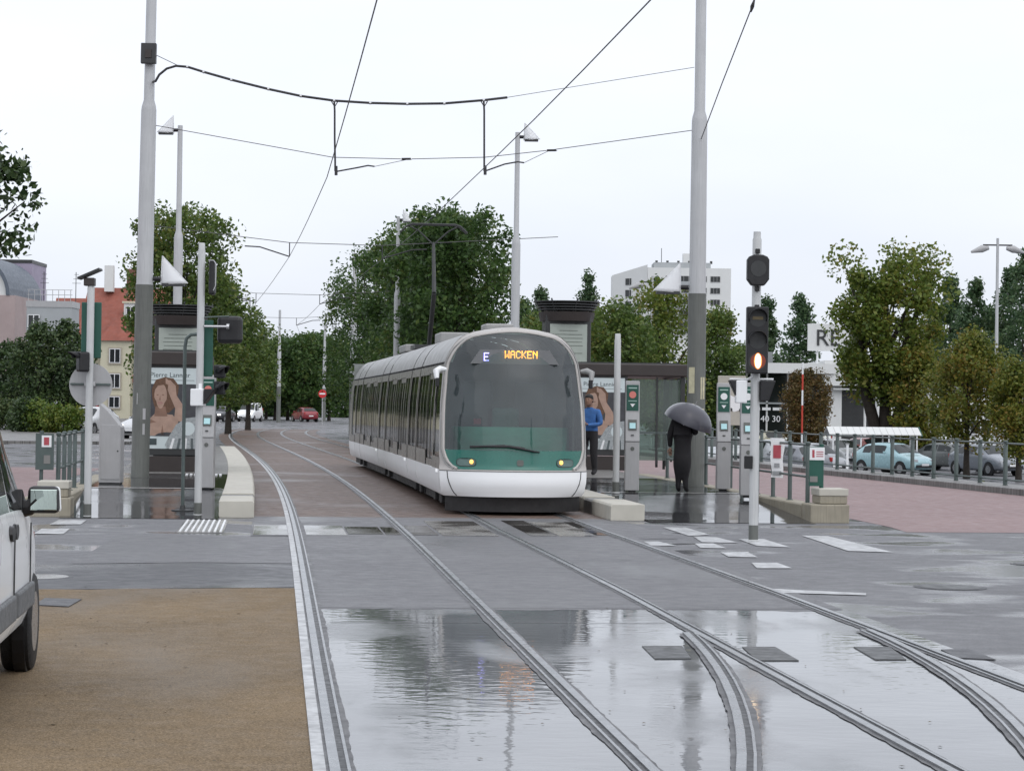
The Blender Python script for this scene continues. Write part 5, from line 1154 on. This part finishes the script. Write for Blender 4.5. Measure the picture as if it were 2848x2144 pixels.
# ================================================================== TREES
lm_lime = leafmat('lime leaves', [(.030, .052, .016), (.058, .092, .026), (.088, .125, .034), (.15, .135, .04)])
lm_plane = leafmat('dark hedge leaves', [(.018, .038, .014), (.035, .068, .022), (.055, .094, .029), (.09, .105, .032)])
lm_chest = leafmat('chestnut leaves', [(.040, .065, .015), (.075, .108, .022), (.115, .135, .028), (.16, .115, .03)])
lm_aut = leafmat('autumn leaves', [(.045, .070, .015), (.090, .108, .022), (.135, .125, .026), (.19, .10, .026)])
lm_brown = leafmat('russet leaves', [(.040, .035, .016), (.075, .058, .022), (.115, .062, .030), (.08, .085, .022)])
lm_pop = leafmat('poplar leaves', [(.026, .052, .030), (.042, .076, .042), (.062, .098, .052), (.085, .11, .055)])
lm_shrub = leafmat('dark shrub leaves', [(.014, .028, .013), (.026, .046, .020), (.042, .066, .025), (.06, .072, .03)], .15)
lm_lightshrub = leafmat('yellow green shrub leaves', [(.03, .06, .012), (.06, .10, .02), (.10, .13, .03), (.16, .16, .035)])
def leaves(n, size, centers, spread, flat=.0):
    """n leaf-shaped quads scattered round clump centres -> (verts, faces)"""
    k = rng.integers(0, len(centers), n); c = np.array(centers)[k]; sp = np.array(spread)[k][:, None] if not np.isscalar(spread) else spread
    d = rng.normal(size=(n, 3)); d /= np.linalg.norm(d, axis=1, keepdims=True); p = c + d * sp * (rng.random((n, 1)) ** .45)
    a = rng.normal(size=(n, 3)); a[:, 2] = a[:, 2] * .7 - .35; a /= np.linalg.norm(a, axis=1, keepdims=True)
    b = np.cross(a, rng.normal(size=(n, 3))); b /= np.linalg.norm(b, axis=1, keepdims=True)
    s = size * (.6 + .8 * rng.random((n, 1)))
    v = np.empty((n, 4, 3)); v[:, 0] = p - a * s * .55; v[:, 1] = p + b * s * .34; v[:, 2] = p + a * s * .55; v[:, 3] = p - b * s * .34
    return v.reshape(-1, 3)
def leafmesh(name, v, mat, parent):
    n = len(v) // 4; me = bpy.data.meshes.new(name); me.vertices.add(4 * n); me.vertices.foreach_set('co', v.astype(np.float32).ravel())
    me.loops.add(4 * n); me.loops.foreach_set('vertex_index', np.arange(4 * n, dtype=np.int32)); me.polygons.add(n)
    me.polygons.foreach_set('loop_start', np.arange(0, 4 * n, 4, dtype=np.int32)); me.polygons.foreach_set('loop_total', np.full(n, 4, dtype=np.int32)); me.update(); me.validate()
    me.materials.append(mat); o = bpy.data.objects.new(name, me); C.objects.link(o); o.parent = parent; return o
def tree(lab, x, y, z, h, shape, mat, n=9000, leaf=.2, trunk_h=1.8, r=2.2, ry=None, nclump=120, clump=.75, grp='trees', name='tree', tr=.16, fill=.5, multi=1, lean=(0, 0), hollow=.0):
    """shape: 'box' clipped lime, 'round', 'poplar', 'vase'"""
    t = thing(name, lab, 'tree', (x, y, z), 0, grp); ry = ry or r; ch = h - trunk_h; cs = []; rs = []
    while len(cs) < nclump:
        u = rng.random() if shape != 'box' else rng.random(); a = rng.random() * 2 * math.pi; f = u
        if shape == 'poplar': R = math.sin(min(1, (1 - f) * 1.15 + .02) * math.pi / 2) ** .9 * (.55 + .45 * min(1, f * 5))
        elif shape == 'box': R = (1 - abs(2 * f - 1) ** 9) ** .5 * (.92 + .1 * math.sin(a * 3 + f * 7 + x))
        elif shape == 'vase': R = math.sqrt(max(.02, 1 - (2 * abs(f - .62) / 1.24) ** 2.2)) * (.85 + .2 * math.sin(a * 2 + x) + .1 * math.sin(a * 5 + f * 9))
        else: R = math.sqrt(max(.02, 1 - (2 * f - 1) ** 2)) * (.88 + .16 * math.sin(a * 3 + x) + .08 * math.sin(a * 7 + f * 8))
        q = R * (hollow + (1 - hollow) * rng.random() ** fill)
        cs.append((q * r * math.cos(a) + lean[0] * f, q * ry * math.sin(a) + lean[1] * f, trunk_h + f * ch)); rs.append(clump * (.55 + .8 * rng.random()))
    leafmesh('crown', leaves(n, leaf, cs, rs), mat, t)
    tb = MB()
    for k in range(multi):
        ox = (k - (multi - 1) / 2) * tr * 1.2; tb.tube([(ox, 0, -.05), (ox * 1.2, .05, trunk_h * .5), (ox * 2.5, 0, trunk_h), (ox * 3.2, .1, trunk_h + ch * .4), (ox * 4.5, 0, trunk_h + ch * .8)], [tr * 1.35 / math.sqrt(multi), tr, tr * .85, tr * .5, tr * .12], 10)
    for k in range(14 if shape != 'poplar' else 4):
        i = int(rng.integers(0, len(cs))); c = Vector(cs[i]); s0 = Vector((0, 0, trunk_h * .85 + (c.z - trunk_h) * .45 * rng.random())); m_ = s0.lerp(c, .5) + Vector((0, 0, .25)); tb.tube([s0, m_, c], [tr * .42, tr * .26, tr * .06], 6)
    tb.build('trunk', m_bark, t, True); return t
# left of the tracks
for px, Y, h, r, n, lab in ((498, 85, 9.3, 2.1, 17000, 'tall clipped lime tree behind the left mast'), (575, 105, 7.6, 1.9, 9000, 'clipped lime tree just behind the first one on the left'), (635, 122, 7.2, 2.0, 8000, 'clipped lime tree above the far white van'), (690, 142, 7.0, 2.0, 6000, 'last clipped lime tree of the left row')):
    q = ap(px, 1150, Y); tree(lab, q.x, Y, 0, h, 'box', lm_lime, int(n * 1.4), .155 if Y < 100 else .18, 1.9, r, None, 190, .6, 'clipped limes left of the tracks', 'lime_tree')
# right of the tracks, the dense clipped row behind the tram
for i, (px, Y, h, r, lab) in enumerate(((1268, 78, 8.7, 2.3, 'nearest clipped tree of the dark row behind the tram'), (1212, 88, 9.3, 2.4, 'second clipped tree of the dark row behind the tram'), (1150, 100, 9.6, 2.4, 'third clipped tree, behind the pantograph foot'), (1078, 113, 10.0, 2.7, 'fourth clipped tree of the dark row'), (1012, 128, 10.2, 2.8, 'farthest clipped tree of the dark row, beside the track bend'))):
    q = ap(px, 1150, Y); tree(lab, q.x, Y, 0, h, 'box', lm_plane, 23000 if i < 3 else 15000, .16, 1.6, r, None, 230, .62, 'dark clipped trees right of the tracks', 'plane_tree')
# beyond the bend
for px, Y, h, r, lab in ((915, 232, 8.8, 3.2, 'far tree right of the no-entry sign'), (765, 232, 8.2, 3.0, 'far tree directly behind the lone mast'), (840, 228, 8.9, 3.2, 'full far tree between lone mast and no-entry sign'), (655, 230, 8.4, 3.0, 'far tree left of the white van'), (800, 236, 8.4, 3.2, 'round far tree behind the red car'), (875, 240, 9.2, 3.2, 'far tree behind the no-entry sign'), (740, 246, 8.6, 2.8, 'far tree left of the lone mast'), (690, 250, 8.0, 2.8, 'far tree behind the white van')):
    q = ap(px, 1150, Y); tree(lab, q.x, Y, 0, h, 'box', lm_plane, 7000, .34, 1.6, r, None, 140, .9, 'far trees beyond the bend', 'far_tree')
# right side
GZ = -1.12
for px, Y, h, r, lab in ((1632, 250, 18.2, 1.75, 'slim poplar left of the apartment block'), (1500, 255, 16.5, 1.9, 'slim poplar behind the kiosk on the right'), (1455, 262, 15.5, 1.8, 'slim poplar between the tram and the kiosk'), (1822, 240, 17.0, 1.5, 'poplar tip in front of the apartment block'), (2130, 240, 15.2, 1.5, 'poplar just right of the traffic light'),
                         (2760, 250, 15.0, 2.4, 'broad poplar half hidden behind the orange trees'), (2675, 255, 14.0, 2.4, 'low poplar between two taller ones right of the chestnut'), (2222, 230, 15.0, 2.2, 'poplar left of the showroom sign'), (2640, 240, 17.8, 2.2, 'poplar right of the big chestnut'), (2595, 245, 14.6, 1.6, 'poplar close behind the big chestnut'), (2712, 230, 16.8, 2.3, 'pointed poplar between chestnut and lamp'), (2808, 232, 18.6, 2.3, 'tall poplar beside the double lamp'), (2848, 226, 20.0, 3.0, 'tall poplar cut by the right edge')):
    q = ap(px, 1150, Y); tree(lab, q.x, Y, GZ, h, 'poplar', lm_pop, 7000, .36, 1.2, r * 1.5, None, 170, .8, 'poplars behind the car park', 'poplar', .2, .6)
for px, Y, h, r, lab in ((1720, 112, 7.0, 2.3, 'green tree behind the shelter, left half of the pair'), (1830, 116, 8.4, 2.6, 'green tree behind the right mast'), (1990, 124, 7.4, 1.9, 'green tree between the right mast and the traffic light'), (1640, 122, 7.2, 2.0, 'green tree behind the kiosk on the right'), (1545, 132, 7.6, 2.2, 'green tree left of the right kiosk crown'), (1482, 140, 7.4, 2.2, 'green tree just right of the lamp behind the tram'), (2060, 180, 7.0, 2.2, 'green tree left of the showroom roof')):
    q = ap(px, 1150, Y); tree(lab, q.x, Y, GZ, h - GZ * .9, 'round', lm_chest if px == 1830 else lm_lime, 10000, .2, 1.9, r, None, 150, .75, 'green trees behind the right platform')
q = ap(2462, 1150, 120); tree('large chestnut tree with thick trunk in the car park', q.x, 120, GZ, 11.5, 'vase', lm_chest, 22000, .22, 3.9, 3.0, 3.0, 95, .95, 'car park trees', 'chestnut_tree', .36, .45, 3, hollow=.35)
q = ap(2535, 1150, 118); tree('low shoots round the foot of the big chestnut', q.x + .4, 118, GZ, 6.2, 'round', lm_aut, 10000, .18, .7, 1.7, None, 80, .7, 'car park trees', 'chestnut_sapling', .1)
q = ap(2243, 1150, 112); tree('small round russet tree in front of the showroom', q.x, 112, GZ, 4.85, 'round', lm_brown, 14000, .12, .9, 1.42, None, 110, .5, 'car park trees', 'russet_tree', .12)
q = ap(2690, 1150, 95); tree('orange tinted young tree left of the double lamp', q.x, 95, GZ, 6.1, 'round', lm_aut, 15000, .14, 1.6, 1.85, None, 80, .62, 'car park trees', 'young_chestnut', .13, .5, hollow=.25)
q = ap(2835, 1150, 92); tree('orange tinted young tree at the right edge', q.x, 92, GZ, 4.9, 'round', lm_aut, 12000, .14, 1.3, 1.4, None, 70, .6, 'car park trees', 'young_chestnut', .12, .5, hollow=.25)
# left side
q = ap(-140, 700, 70); tree('dark tree leaning into the picture at the top left corner', q.x - 1.0, 70, 0, 10.7, 'round', lm_shrub, 12000, .24, 5.0, 3.55, None, 120, .7, 'trees on the left', 'overhanging_tree', .25, .5, lean=(.4, 0), hollow=.3)
q = ap(-70, 900, 78); tree('rust tinged tree below the overhanging one at the left edge', q.x - 1.0, 78, 0, 7.6, 'round', lm_brown, 6000, .22, 1.8, 1.75, None, 60, .6, 'trees on the left', 'rowan_tree', .12)
for px, Y, h, r, lab in ((105, 128, 6.0, 1.9, 'dark bushy shrub mass on the left, left half'), (180, 130, 6.4, 2.0, 'dark bushy shrub mass on the left, taller right half'), (30, 132, 5.0, 2.0, 'dark shrub at the far left edge'), (215, 134, 4.2, 1.3, 'narrow dark shrub behind the round sign')):
    q = ap(px, 1150, Y); tree(lab, q.x, Y, .1, h, 'round', lm_shrub, 8000, .2, .3, r, None, 110, .6, 'dark shrubs on the left', 'shrub', .1)
for px, Y, h, r, mat, lab in ((30, 118, 1.5, 1.9, lm_shrub, 'clipped low hedge at the far left'), (110, 112, 1.6, 1.1, lm_lightshrub, 'light green low shrub in front of the dark ones'), (160, 111, 1.3, 1.0, lm_lightshrub, 'yellow green low shrub right of the light green one'), (200, 110, 1.2, .8, lm_lightshrub, 'small yellow green shrub nearest the side street'), (70, 112, 1.5, 1.0, lm_shrub, 'dark green low shrub at the pavement')):
    q = ap(px, 1150, Y); tree(lab, q.x, Y, .1, h, 'round', mat, 3000, .14, .05, r, .9, 60, .35, 'low shrubs on the left', 'low_shrub', .04)
# weeds on the verge by the car park kerb
cs = [(kerb_x(Y) + .75 + .25 * rng.random(), Y, -.25 + .1 * rng.random()) for Y in np.linspace(44, 88, 160)]
o = leafmesh('verge_grass', leaves(9000, .10, cs, .28), lm_aut, None); o['kind'] = 'stuff'; o['label'] = 'rough weeds along the car park kerb'; o['category'] = 'grass'

# ================================================================== BUILDINGS
m_cream = M('cream render', (.56, .53, .40), .8, 0, .08, .6, .1, 30, streak=.12); m_tile = M('red roof tiles', (.26, .085, .06), .75, 0, .2, 1.2, .5, 12); m_stone = M('window stone', (.40, .36, .29), .8, 0, .1, 2)
m_gwall = M('grey render', (.36, .38, .39), .8, 0, .08, .5, streak=.15); m_pink = M('pinkish render', (.40, .32, .31), .8, 0, .12, .6, streak=.15); m_lav = M('lavender cladding', (.33, .29, .38), .6, 0, .06, .6); m_bwhite = M('white building render', (.66, .67, .66), .7, 0, .05, .3, streak=.1)
m_brick = M('old brick', (.17, .08, .06), .8, 0, .25, 3)
def window(par, x, y, z, w_, h_, frame=m_white, sur=None, bars=1):
    if sur: MB().box(x, y - .03, z, w_ + .3, .10, h_ + .3).build('window_surround', sur, par)
    f = MB().box(x, y - .07, z, w_, .08, h_).build('window', m_pane, par)
    fr = MB()
    for s in (-1, 1): fr.box(x + s * (w_ / 2 - .03), y - .10, z, .06, .06, h_)
    for s in (-1, 1): fr.box(x, y - .10, z + s * (h_ / 2 - .03), w_ - .12, .06, .06)
    for i in range(bars): fr.box(x + w_ * ((i + 1) / (bars + 1) - .5), y - .10, z, .07, .06, h_ - .12)
    fr.build('frame', frame, f); return f
t = thing('red_roofed_house', 'cream house with steep red tiled roofs behind the left mast', 'house', (-42, 232, 0))
MB().box(1.2, 6, 4.1, 11, 10, 8.2).build('wall', m_cream, t)
R = MB(); R.prism([(-.8, 8.0), (6, 14.3), (12.8, 8.0)], -4.9, 7.2, 'yz'); R.build('main_roof', m_tile, t)
MB().box(.0, -1.8, 4.15, 3.2, 3.8, 8.3).build('wing_wall', m_cream, t)
mb = MB(); mb.add([(-2.0, -4.1, 8.2), (2.0, -4.1, 8.2), (2.0, 2, 8.2), (-2.0, 2, 8.2), (0, -1.6, 10.9), (0, 3.2, 10.9)], [(0, 1, 4), (1, 2, 5, 4), (2, 3, 5), (3, 0, 4, 5), (3, 2, 1, 0)]); mb.build('wing_roof', m_tile, t)
for z in (6.6, 3.95, 1.7): window(t, -.05, -3.75, z, 1.15, 1.5 if z > 2 else 1.2, m_white, m_stone)
MB().box(.9, 1.4, 11.4, 1.5, 3, 1.9).build('dormer', m_bwhite, t); window(t, .9, -.15, 11.4, .9, 1.1); mb = MB(); mb.prism([(.0, 12.35), (1.8, 12.35), (1.8, 12.55), (.0, 12.55)], -.3, 5); mb.build('dormer_roof', m_cream, t)
for x, y, h, w_, mt in ((-2.4, 5, 2.9, .95, m_bwhite), (.1, 6.2, 2.6, 1.5, m_brick), (1.5, 6.5, 2.4, .9, m_brick)): MB().box(x, y, 14.2 + h / 2 - .4, w_, 1.0, h).build('chimney', mt, t, bevel=.03)
mb = MB(); mb.prism([(-.5, 6.8), (4, 13.0), (8.5, 6.8)], -8.0, -4.7, 'yz'); mb.build('side_roof', m_tile, t); MB().box(-6.2, 4, 3.4, 2.8, 7.6, 6.8).build('side_wall', m_cream, t)
MB().box(2.1, -.5, 4.2, 1.2, 3.8, .8).build('balcony', m_tile, t); MB().box(-2.4, -3.6, 1.0, 1.3, .5, 2.2).build('red_gate', M('red gate', (.36, .03, .035), .6, 0, .1, 3), t)
t = thing('grey_flat_building', 'low grey flat roofed building left of the red house', 'building', (-37.0, 172, 0))
MB().box(0, 1.5, 4.7, 3.6, 3, 9.4).build('wall', m_gwall, t); MB().box(0, 1.5, 9.45, 3.7, 3.1, .5).build('parapet', m_grey, t); window(t, -1.2, 0, 7.4, .95, 2.4); window(t, 1.0, 0, 5.6, .9, 1.2)
for i in range(8): MB().cyl((-1.7 + i * .48, .2, 9.7), (-1.7 + i * .48, .2, 10.6), .025).build('roof_rail_post', m_grey, t)
for z in (10.2, 10.6): MB().cyl((-1.8, .2, z), (1.8, .2, z), .025, n=6).build('roof_rail', m_grey, t)
for x in (-1.1, 1.5):
    MB().cyl((x, 3, 9.7), (x, 3, 12.2), .03).build('antenna_mast', m_char, t)
    for k in range(3): MB().cyl((x - .3 + .08 * k, 3, 11.3 + k * .35), (x + .4 - .08 * k, 3, 11.3 + k * .35), .018, n=6).build('antenna_rod', m_char, t)
t = thing('vaulted_building', 'pinkish building with curved roof edge and lavender block at far left', 'building', (-45.6, 178, 0))
MB().box(0.4, 6, 5.2, 8.2, 12, 10.4).build('wall', m_pink, t); arcp = [(-4.0 + 0 * i, 0) for i in range(1)]
mb = MB(); pr = [(3.9 * math.cos(a), 10.4 + 3.5 * math.sin(a)) for a in np.linspace(0, math.pi, 20)]; mb.prism(pr, .2, 12); mb.build('vault_end', m_bwhite, t)
mb = MB(); o_ = [(4.05 * math.cos(a), 10.4 + 3.65 * math.sin(a)) for a in np.linspace(0, math.pi, 20)]; i_ = [(3.75 * math.cos(a), 10.4 + 3.35 * math.sin(a)) for a in np.linspace(math.pi, 0, 20)]; mb.prism(o_ + i_, -.1, 12.2); mb.build('vault_rim', M('slate blue roof edge', (.10, .12, .15), .5, 0, .1, 2), t)
MB().box(.9, 16, 7.0, 4.0, 6, 14.0).build('lavender_block', m_lav, t); MB().box(-2.6, 16, 8.4, 2.4, 6, 16.6).build('lavender_block', m_lav, t); MB().box(.9, 16, 14.05, 4.1, 6.1, .3).build('parapet', m_char, t)
# apartment block
q = ap(1808, 900, 530); t = thing('apartment_block', 'white high-rise apartment block behind the right mast', 'apartment block', (q.x, 530, GZ - 1.6))
MB().box(9.5, 8, 19.2, 20.5, 16, 40.2).build('tower', m_bwhite, t)
mb = MB(); mb.add([(-.8, 0, -1), (-.8, 16, -1), (-9.0, 9, -1), (-9.0, 16, -1), (-.8, 0, 40.0), (-.8, 16, 40.0), (-9.0, 9, 37.8), (-9.0, 16, 37.8)], [(0, 2, 6, 4), (2, 3, 7, 6), (3, 1, 5, 7), (4, 6, 7, 5)]); mb.build('angled_wing', m_bwhite, t)
for i in range(5):
    z = 36.6 - i * 2.85
    for x, w_ in ((1.0, 2.2), (4.4, 2.0), (8.4, 3.4), (12.2, 2.6), (15.6, 2.4)):
        if i == 0 and x < 2: continue
        window(t, x + .3, 0, z, w_, 1.45, m_grey, None, 2)
    for x in (8.4,): MB().box(x + .3, -.6, z - 1.1, 4.2, 1.1, .9).build('balcony', m_gwall, t)
    f = MB().box(0, -.05, 0, 1.9, .12, 1.6).build('window', m_pane, t); f.location = (-5.2, 4.75, z - .6); f.rotation_euler = (0, 0, -math.atan2(9, 8.2)); MB().box(.5, -.12, 0, .1, .08, 1.6).build('frame', m_grey, f)
MB().box(8, 8, 40.0, 14, 10, 1.6).build('roof_house', m_gwall, t); MB().box(9.5, 6, 41.6, 2.4, 2.4, 3.2).build('lift_shaft', m_bwhite, t); MB().cyl((3, 6, 40), (3, 6, 44.5), .08).build('aerial', m_char, t)
for k in range(6): MB().box(1.6 + k * 2.7, 3.2, 40.9, .6, .3, .7).build('roof_vent', m_char, t)
# showroom with the roof sign
q = ap(2000, 1100, 150); t = thing('showroom', 'white car showroom with rooftop lettering behind the russet tree', 'building', (q.x, 150, GZ)); B0 = 1.12
MB().box(2.0, 7, 5.85, 12, 14, .7).build('roof_fascia', m_bwhite, t); MB().box(2.0, 8, 2.7, 11.6, 12, 5.4).build('glazed_front', m_pane, t)
for i in range(9): MB().box(-3.7 + i * 1.45, 1.9, 2.75, .12, .14, 5.5).build('mullion', m_bwhite, t)
MB().box(2, 1.9, 3.4, 11.6, .14, .12).build('transom', m_gwall, t)
MB().box(9.3, 5.2, 5.55, 3.9, 10, 1.75).build('corner_block', m_bwhite, t); MB().box(8.2, 1.4, 2.35, .95, .9, 4.7).build('corner_pier', m_bwhite, t); MB().box(9.95, 4.0, 2.35, 2.5, 4, 4.7).build('dark_entrance', m_char, t); MB().cyl((10.2, .3, 0), (10.2, .3, 4.7), .09).build('column', m_bwhite, t, True)
MB().box(9.1, 1.6, 4.45, 2.2, 2.4, .12).build('canopy', m_bwhite, t)
sg = MB().box(8.35, 1.0, 8.05, 4.2, .25, 1.9).build('roof_sign', m_bwhite, t)
for x in (6.95, 8.1, 9.2, 10.4): MB().cyl((x, 1.1, 6.2), (x, 1.1, 7.2), .07).build('sign_post', m_white, t)
text('sign_letters', 'RE', 1.62, m_char, t, (7.65, .84, 7.48), align='CENTER', depth=.03)
text('window_letters', '00 40 30', .62, m_white, t, (3.4, 1.70, 2.1), depth=.01); [MB().box(2.0 + k_ * .75, 1.72, 3.0, .6, .02, .2).build('window_print', m_white, t) for k_ in range(4)]
q = ap(2680, 1100, 175); t = thing('white_hall', 'long white hall seen through the orange trees', 'building', (q.x, 175, GZ)); MB().box(0, 6, 2.4, 14, 12, 4.8).build('wall', m_bwhite, t); MB().box(0, 6, 4.9, 14.3, 12.3, .3).build('roof_edge', m_gwall, t)
for i in range(4): window(t, -5 + i * 3.2, 0, 1.8, 1.8, 1.2)
q = ap(2050, 1100, 230); t = thing('grey_office', 'grey low office between the traffic light and poplars', 'building', (q.x, 232, GZ)); MB().box(0, 5, 4.6, 8, 10, 9.2).build('wall', m_gwall, t); MB().box(0, -.05, 6.2, 7.6, .15, 1.1).build('window_band', m_pane, t); MB().box(0, -.05, 8.3, 3, .15, .8).build('window_band', m_pane, t)
# far wooded skyline low down so that no bare horizon shows
for i, (x0, x1, Y, h, lab) in enumerate(((-160, -45, 300, 9, 'far line of trees on the left horizon'), (-62, -8, 300, 8, 'far line of trees behind the track bend'), (5, 230, 320, 11, 'far line of trees behind the car park'))):
    cs = [(x, Y + rng.normal() * 3, -1 + h * .55 * (.05 + 1.1 * rng.random())) for x in np.arange(x0, x1, .7)]
    o = leafmesh('far_wood', leaves(14000, .8, cs, 2.6), lm_plane, None); o['kind'] = 'stuff'; o['label'] = lab; o['category'] = 'wood'
# trolley shelter
q = ap(2307, 1195, 108); t = thing('trolley_shelter', 'trolley bay with white ribbed roof behind the pale blue hatchback', 'shelter', (q.x, 108, GZ))
for i in range(14): mb = MB(); mb.prism([(-.0, 1.72), (1.0, 2.08), (1.0, 2.12), (0, 1.76)], i * .33, i * .33 + .315, 'yz'); mb.build('roof_sheet', m_bwhite, t)
for i in range(14): mb = MB(); mb.prism([(2.0, 1.72), (1.0, 2.08), (1.0, 2.12), (2.0, 1.76)], i * .33, i * .33 + .315, 'yz'); mb.build('roof_sheet', m_bwhite, t)
mb = MB(); mb.prism([(0, 1.7), (1.0, 2.15), (2.0, 1.7), (1.8, 1.62), (1.0, 1.95), (.2, 1.62)], 4.62, 4.68, 'yz'); mb.build('gable_frame', m_green, t)
for x in (.2, 1.6, 3.0, 4.4):
    for y in (.1, 1.9): MB().box(x, y, .86, .07, .07, 1.72).build('support', m_white, t)
# car park lamps, red and white height pole, small furniture
def twin(lab, px, py, Y):
    q = ap(px, py, Y); h = q.z - GZ; t = thing('car_park_lamp', lab, 'street lamp', (q.x, Y, GZ), 0, 'twin-armed car park lamps')
    MB().lathe((0, 0, 0), [(.16, 0), (.11, .1), (.07, h)], 12).build('pole', m_mastl, t, True); MB().cyl((-.75, 0, h - .35), (.75, 0, h - .35), .04).build('cross_arm', m_char, t, True)
    for s in (-1, 1): MB().tube([(s * .45, 0, h - .5), (s * .8, 0, h - .55), (s * 1.35, 0, h - .72)], [.10, .20, .06], 10).build('lamp_head', m_grey, t, True)
twin('twin-armed lamp on a tall thin pole at the right edge', 2775, 663, 110); twin('twin-armed lamp in front of the apartment block', 1815, 768, 125)
q = ap(2231, 1150, 106); t = thing('height_pole', 'red and white banded pole in front of the russet tree', 'pole', (q.x, 106, GZ))
hp = [ap(2231, y, 106).z - GZ for y in (1205, 1176, 1127, 1085, 1041, 1008)]
for i, (a, b) in enumerate(zip([0] + hp, hp)): MB().cyl((0, 0, a), (0, 0, b), .045, n=10).build('band', M('band red', (.5, .05, .03), .5, 0, .1, 5) if i % 2 == 0 and i != 0 or i in (1,) else m_white, t, True)
q = ap(2590, 1300, 72); t = thing('marker_post', 'thin white post in front of the dark saloon', 'post', (q.x, 90, GZ)); MB().box(0, 0, .75, .10, .08, 1.5).build('shaft', m_white, t, bevel=.01); MB().box(0, 0, 1.52, .14, .1, .06).build('cap', m_grey, t)
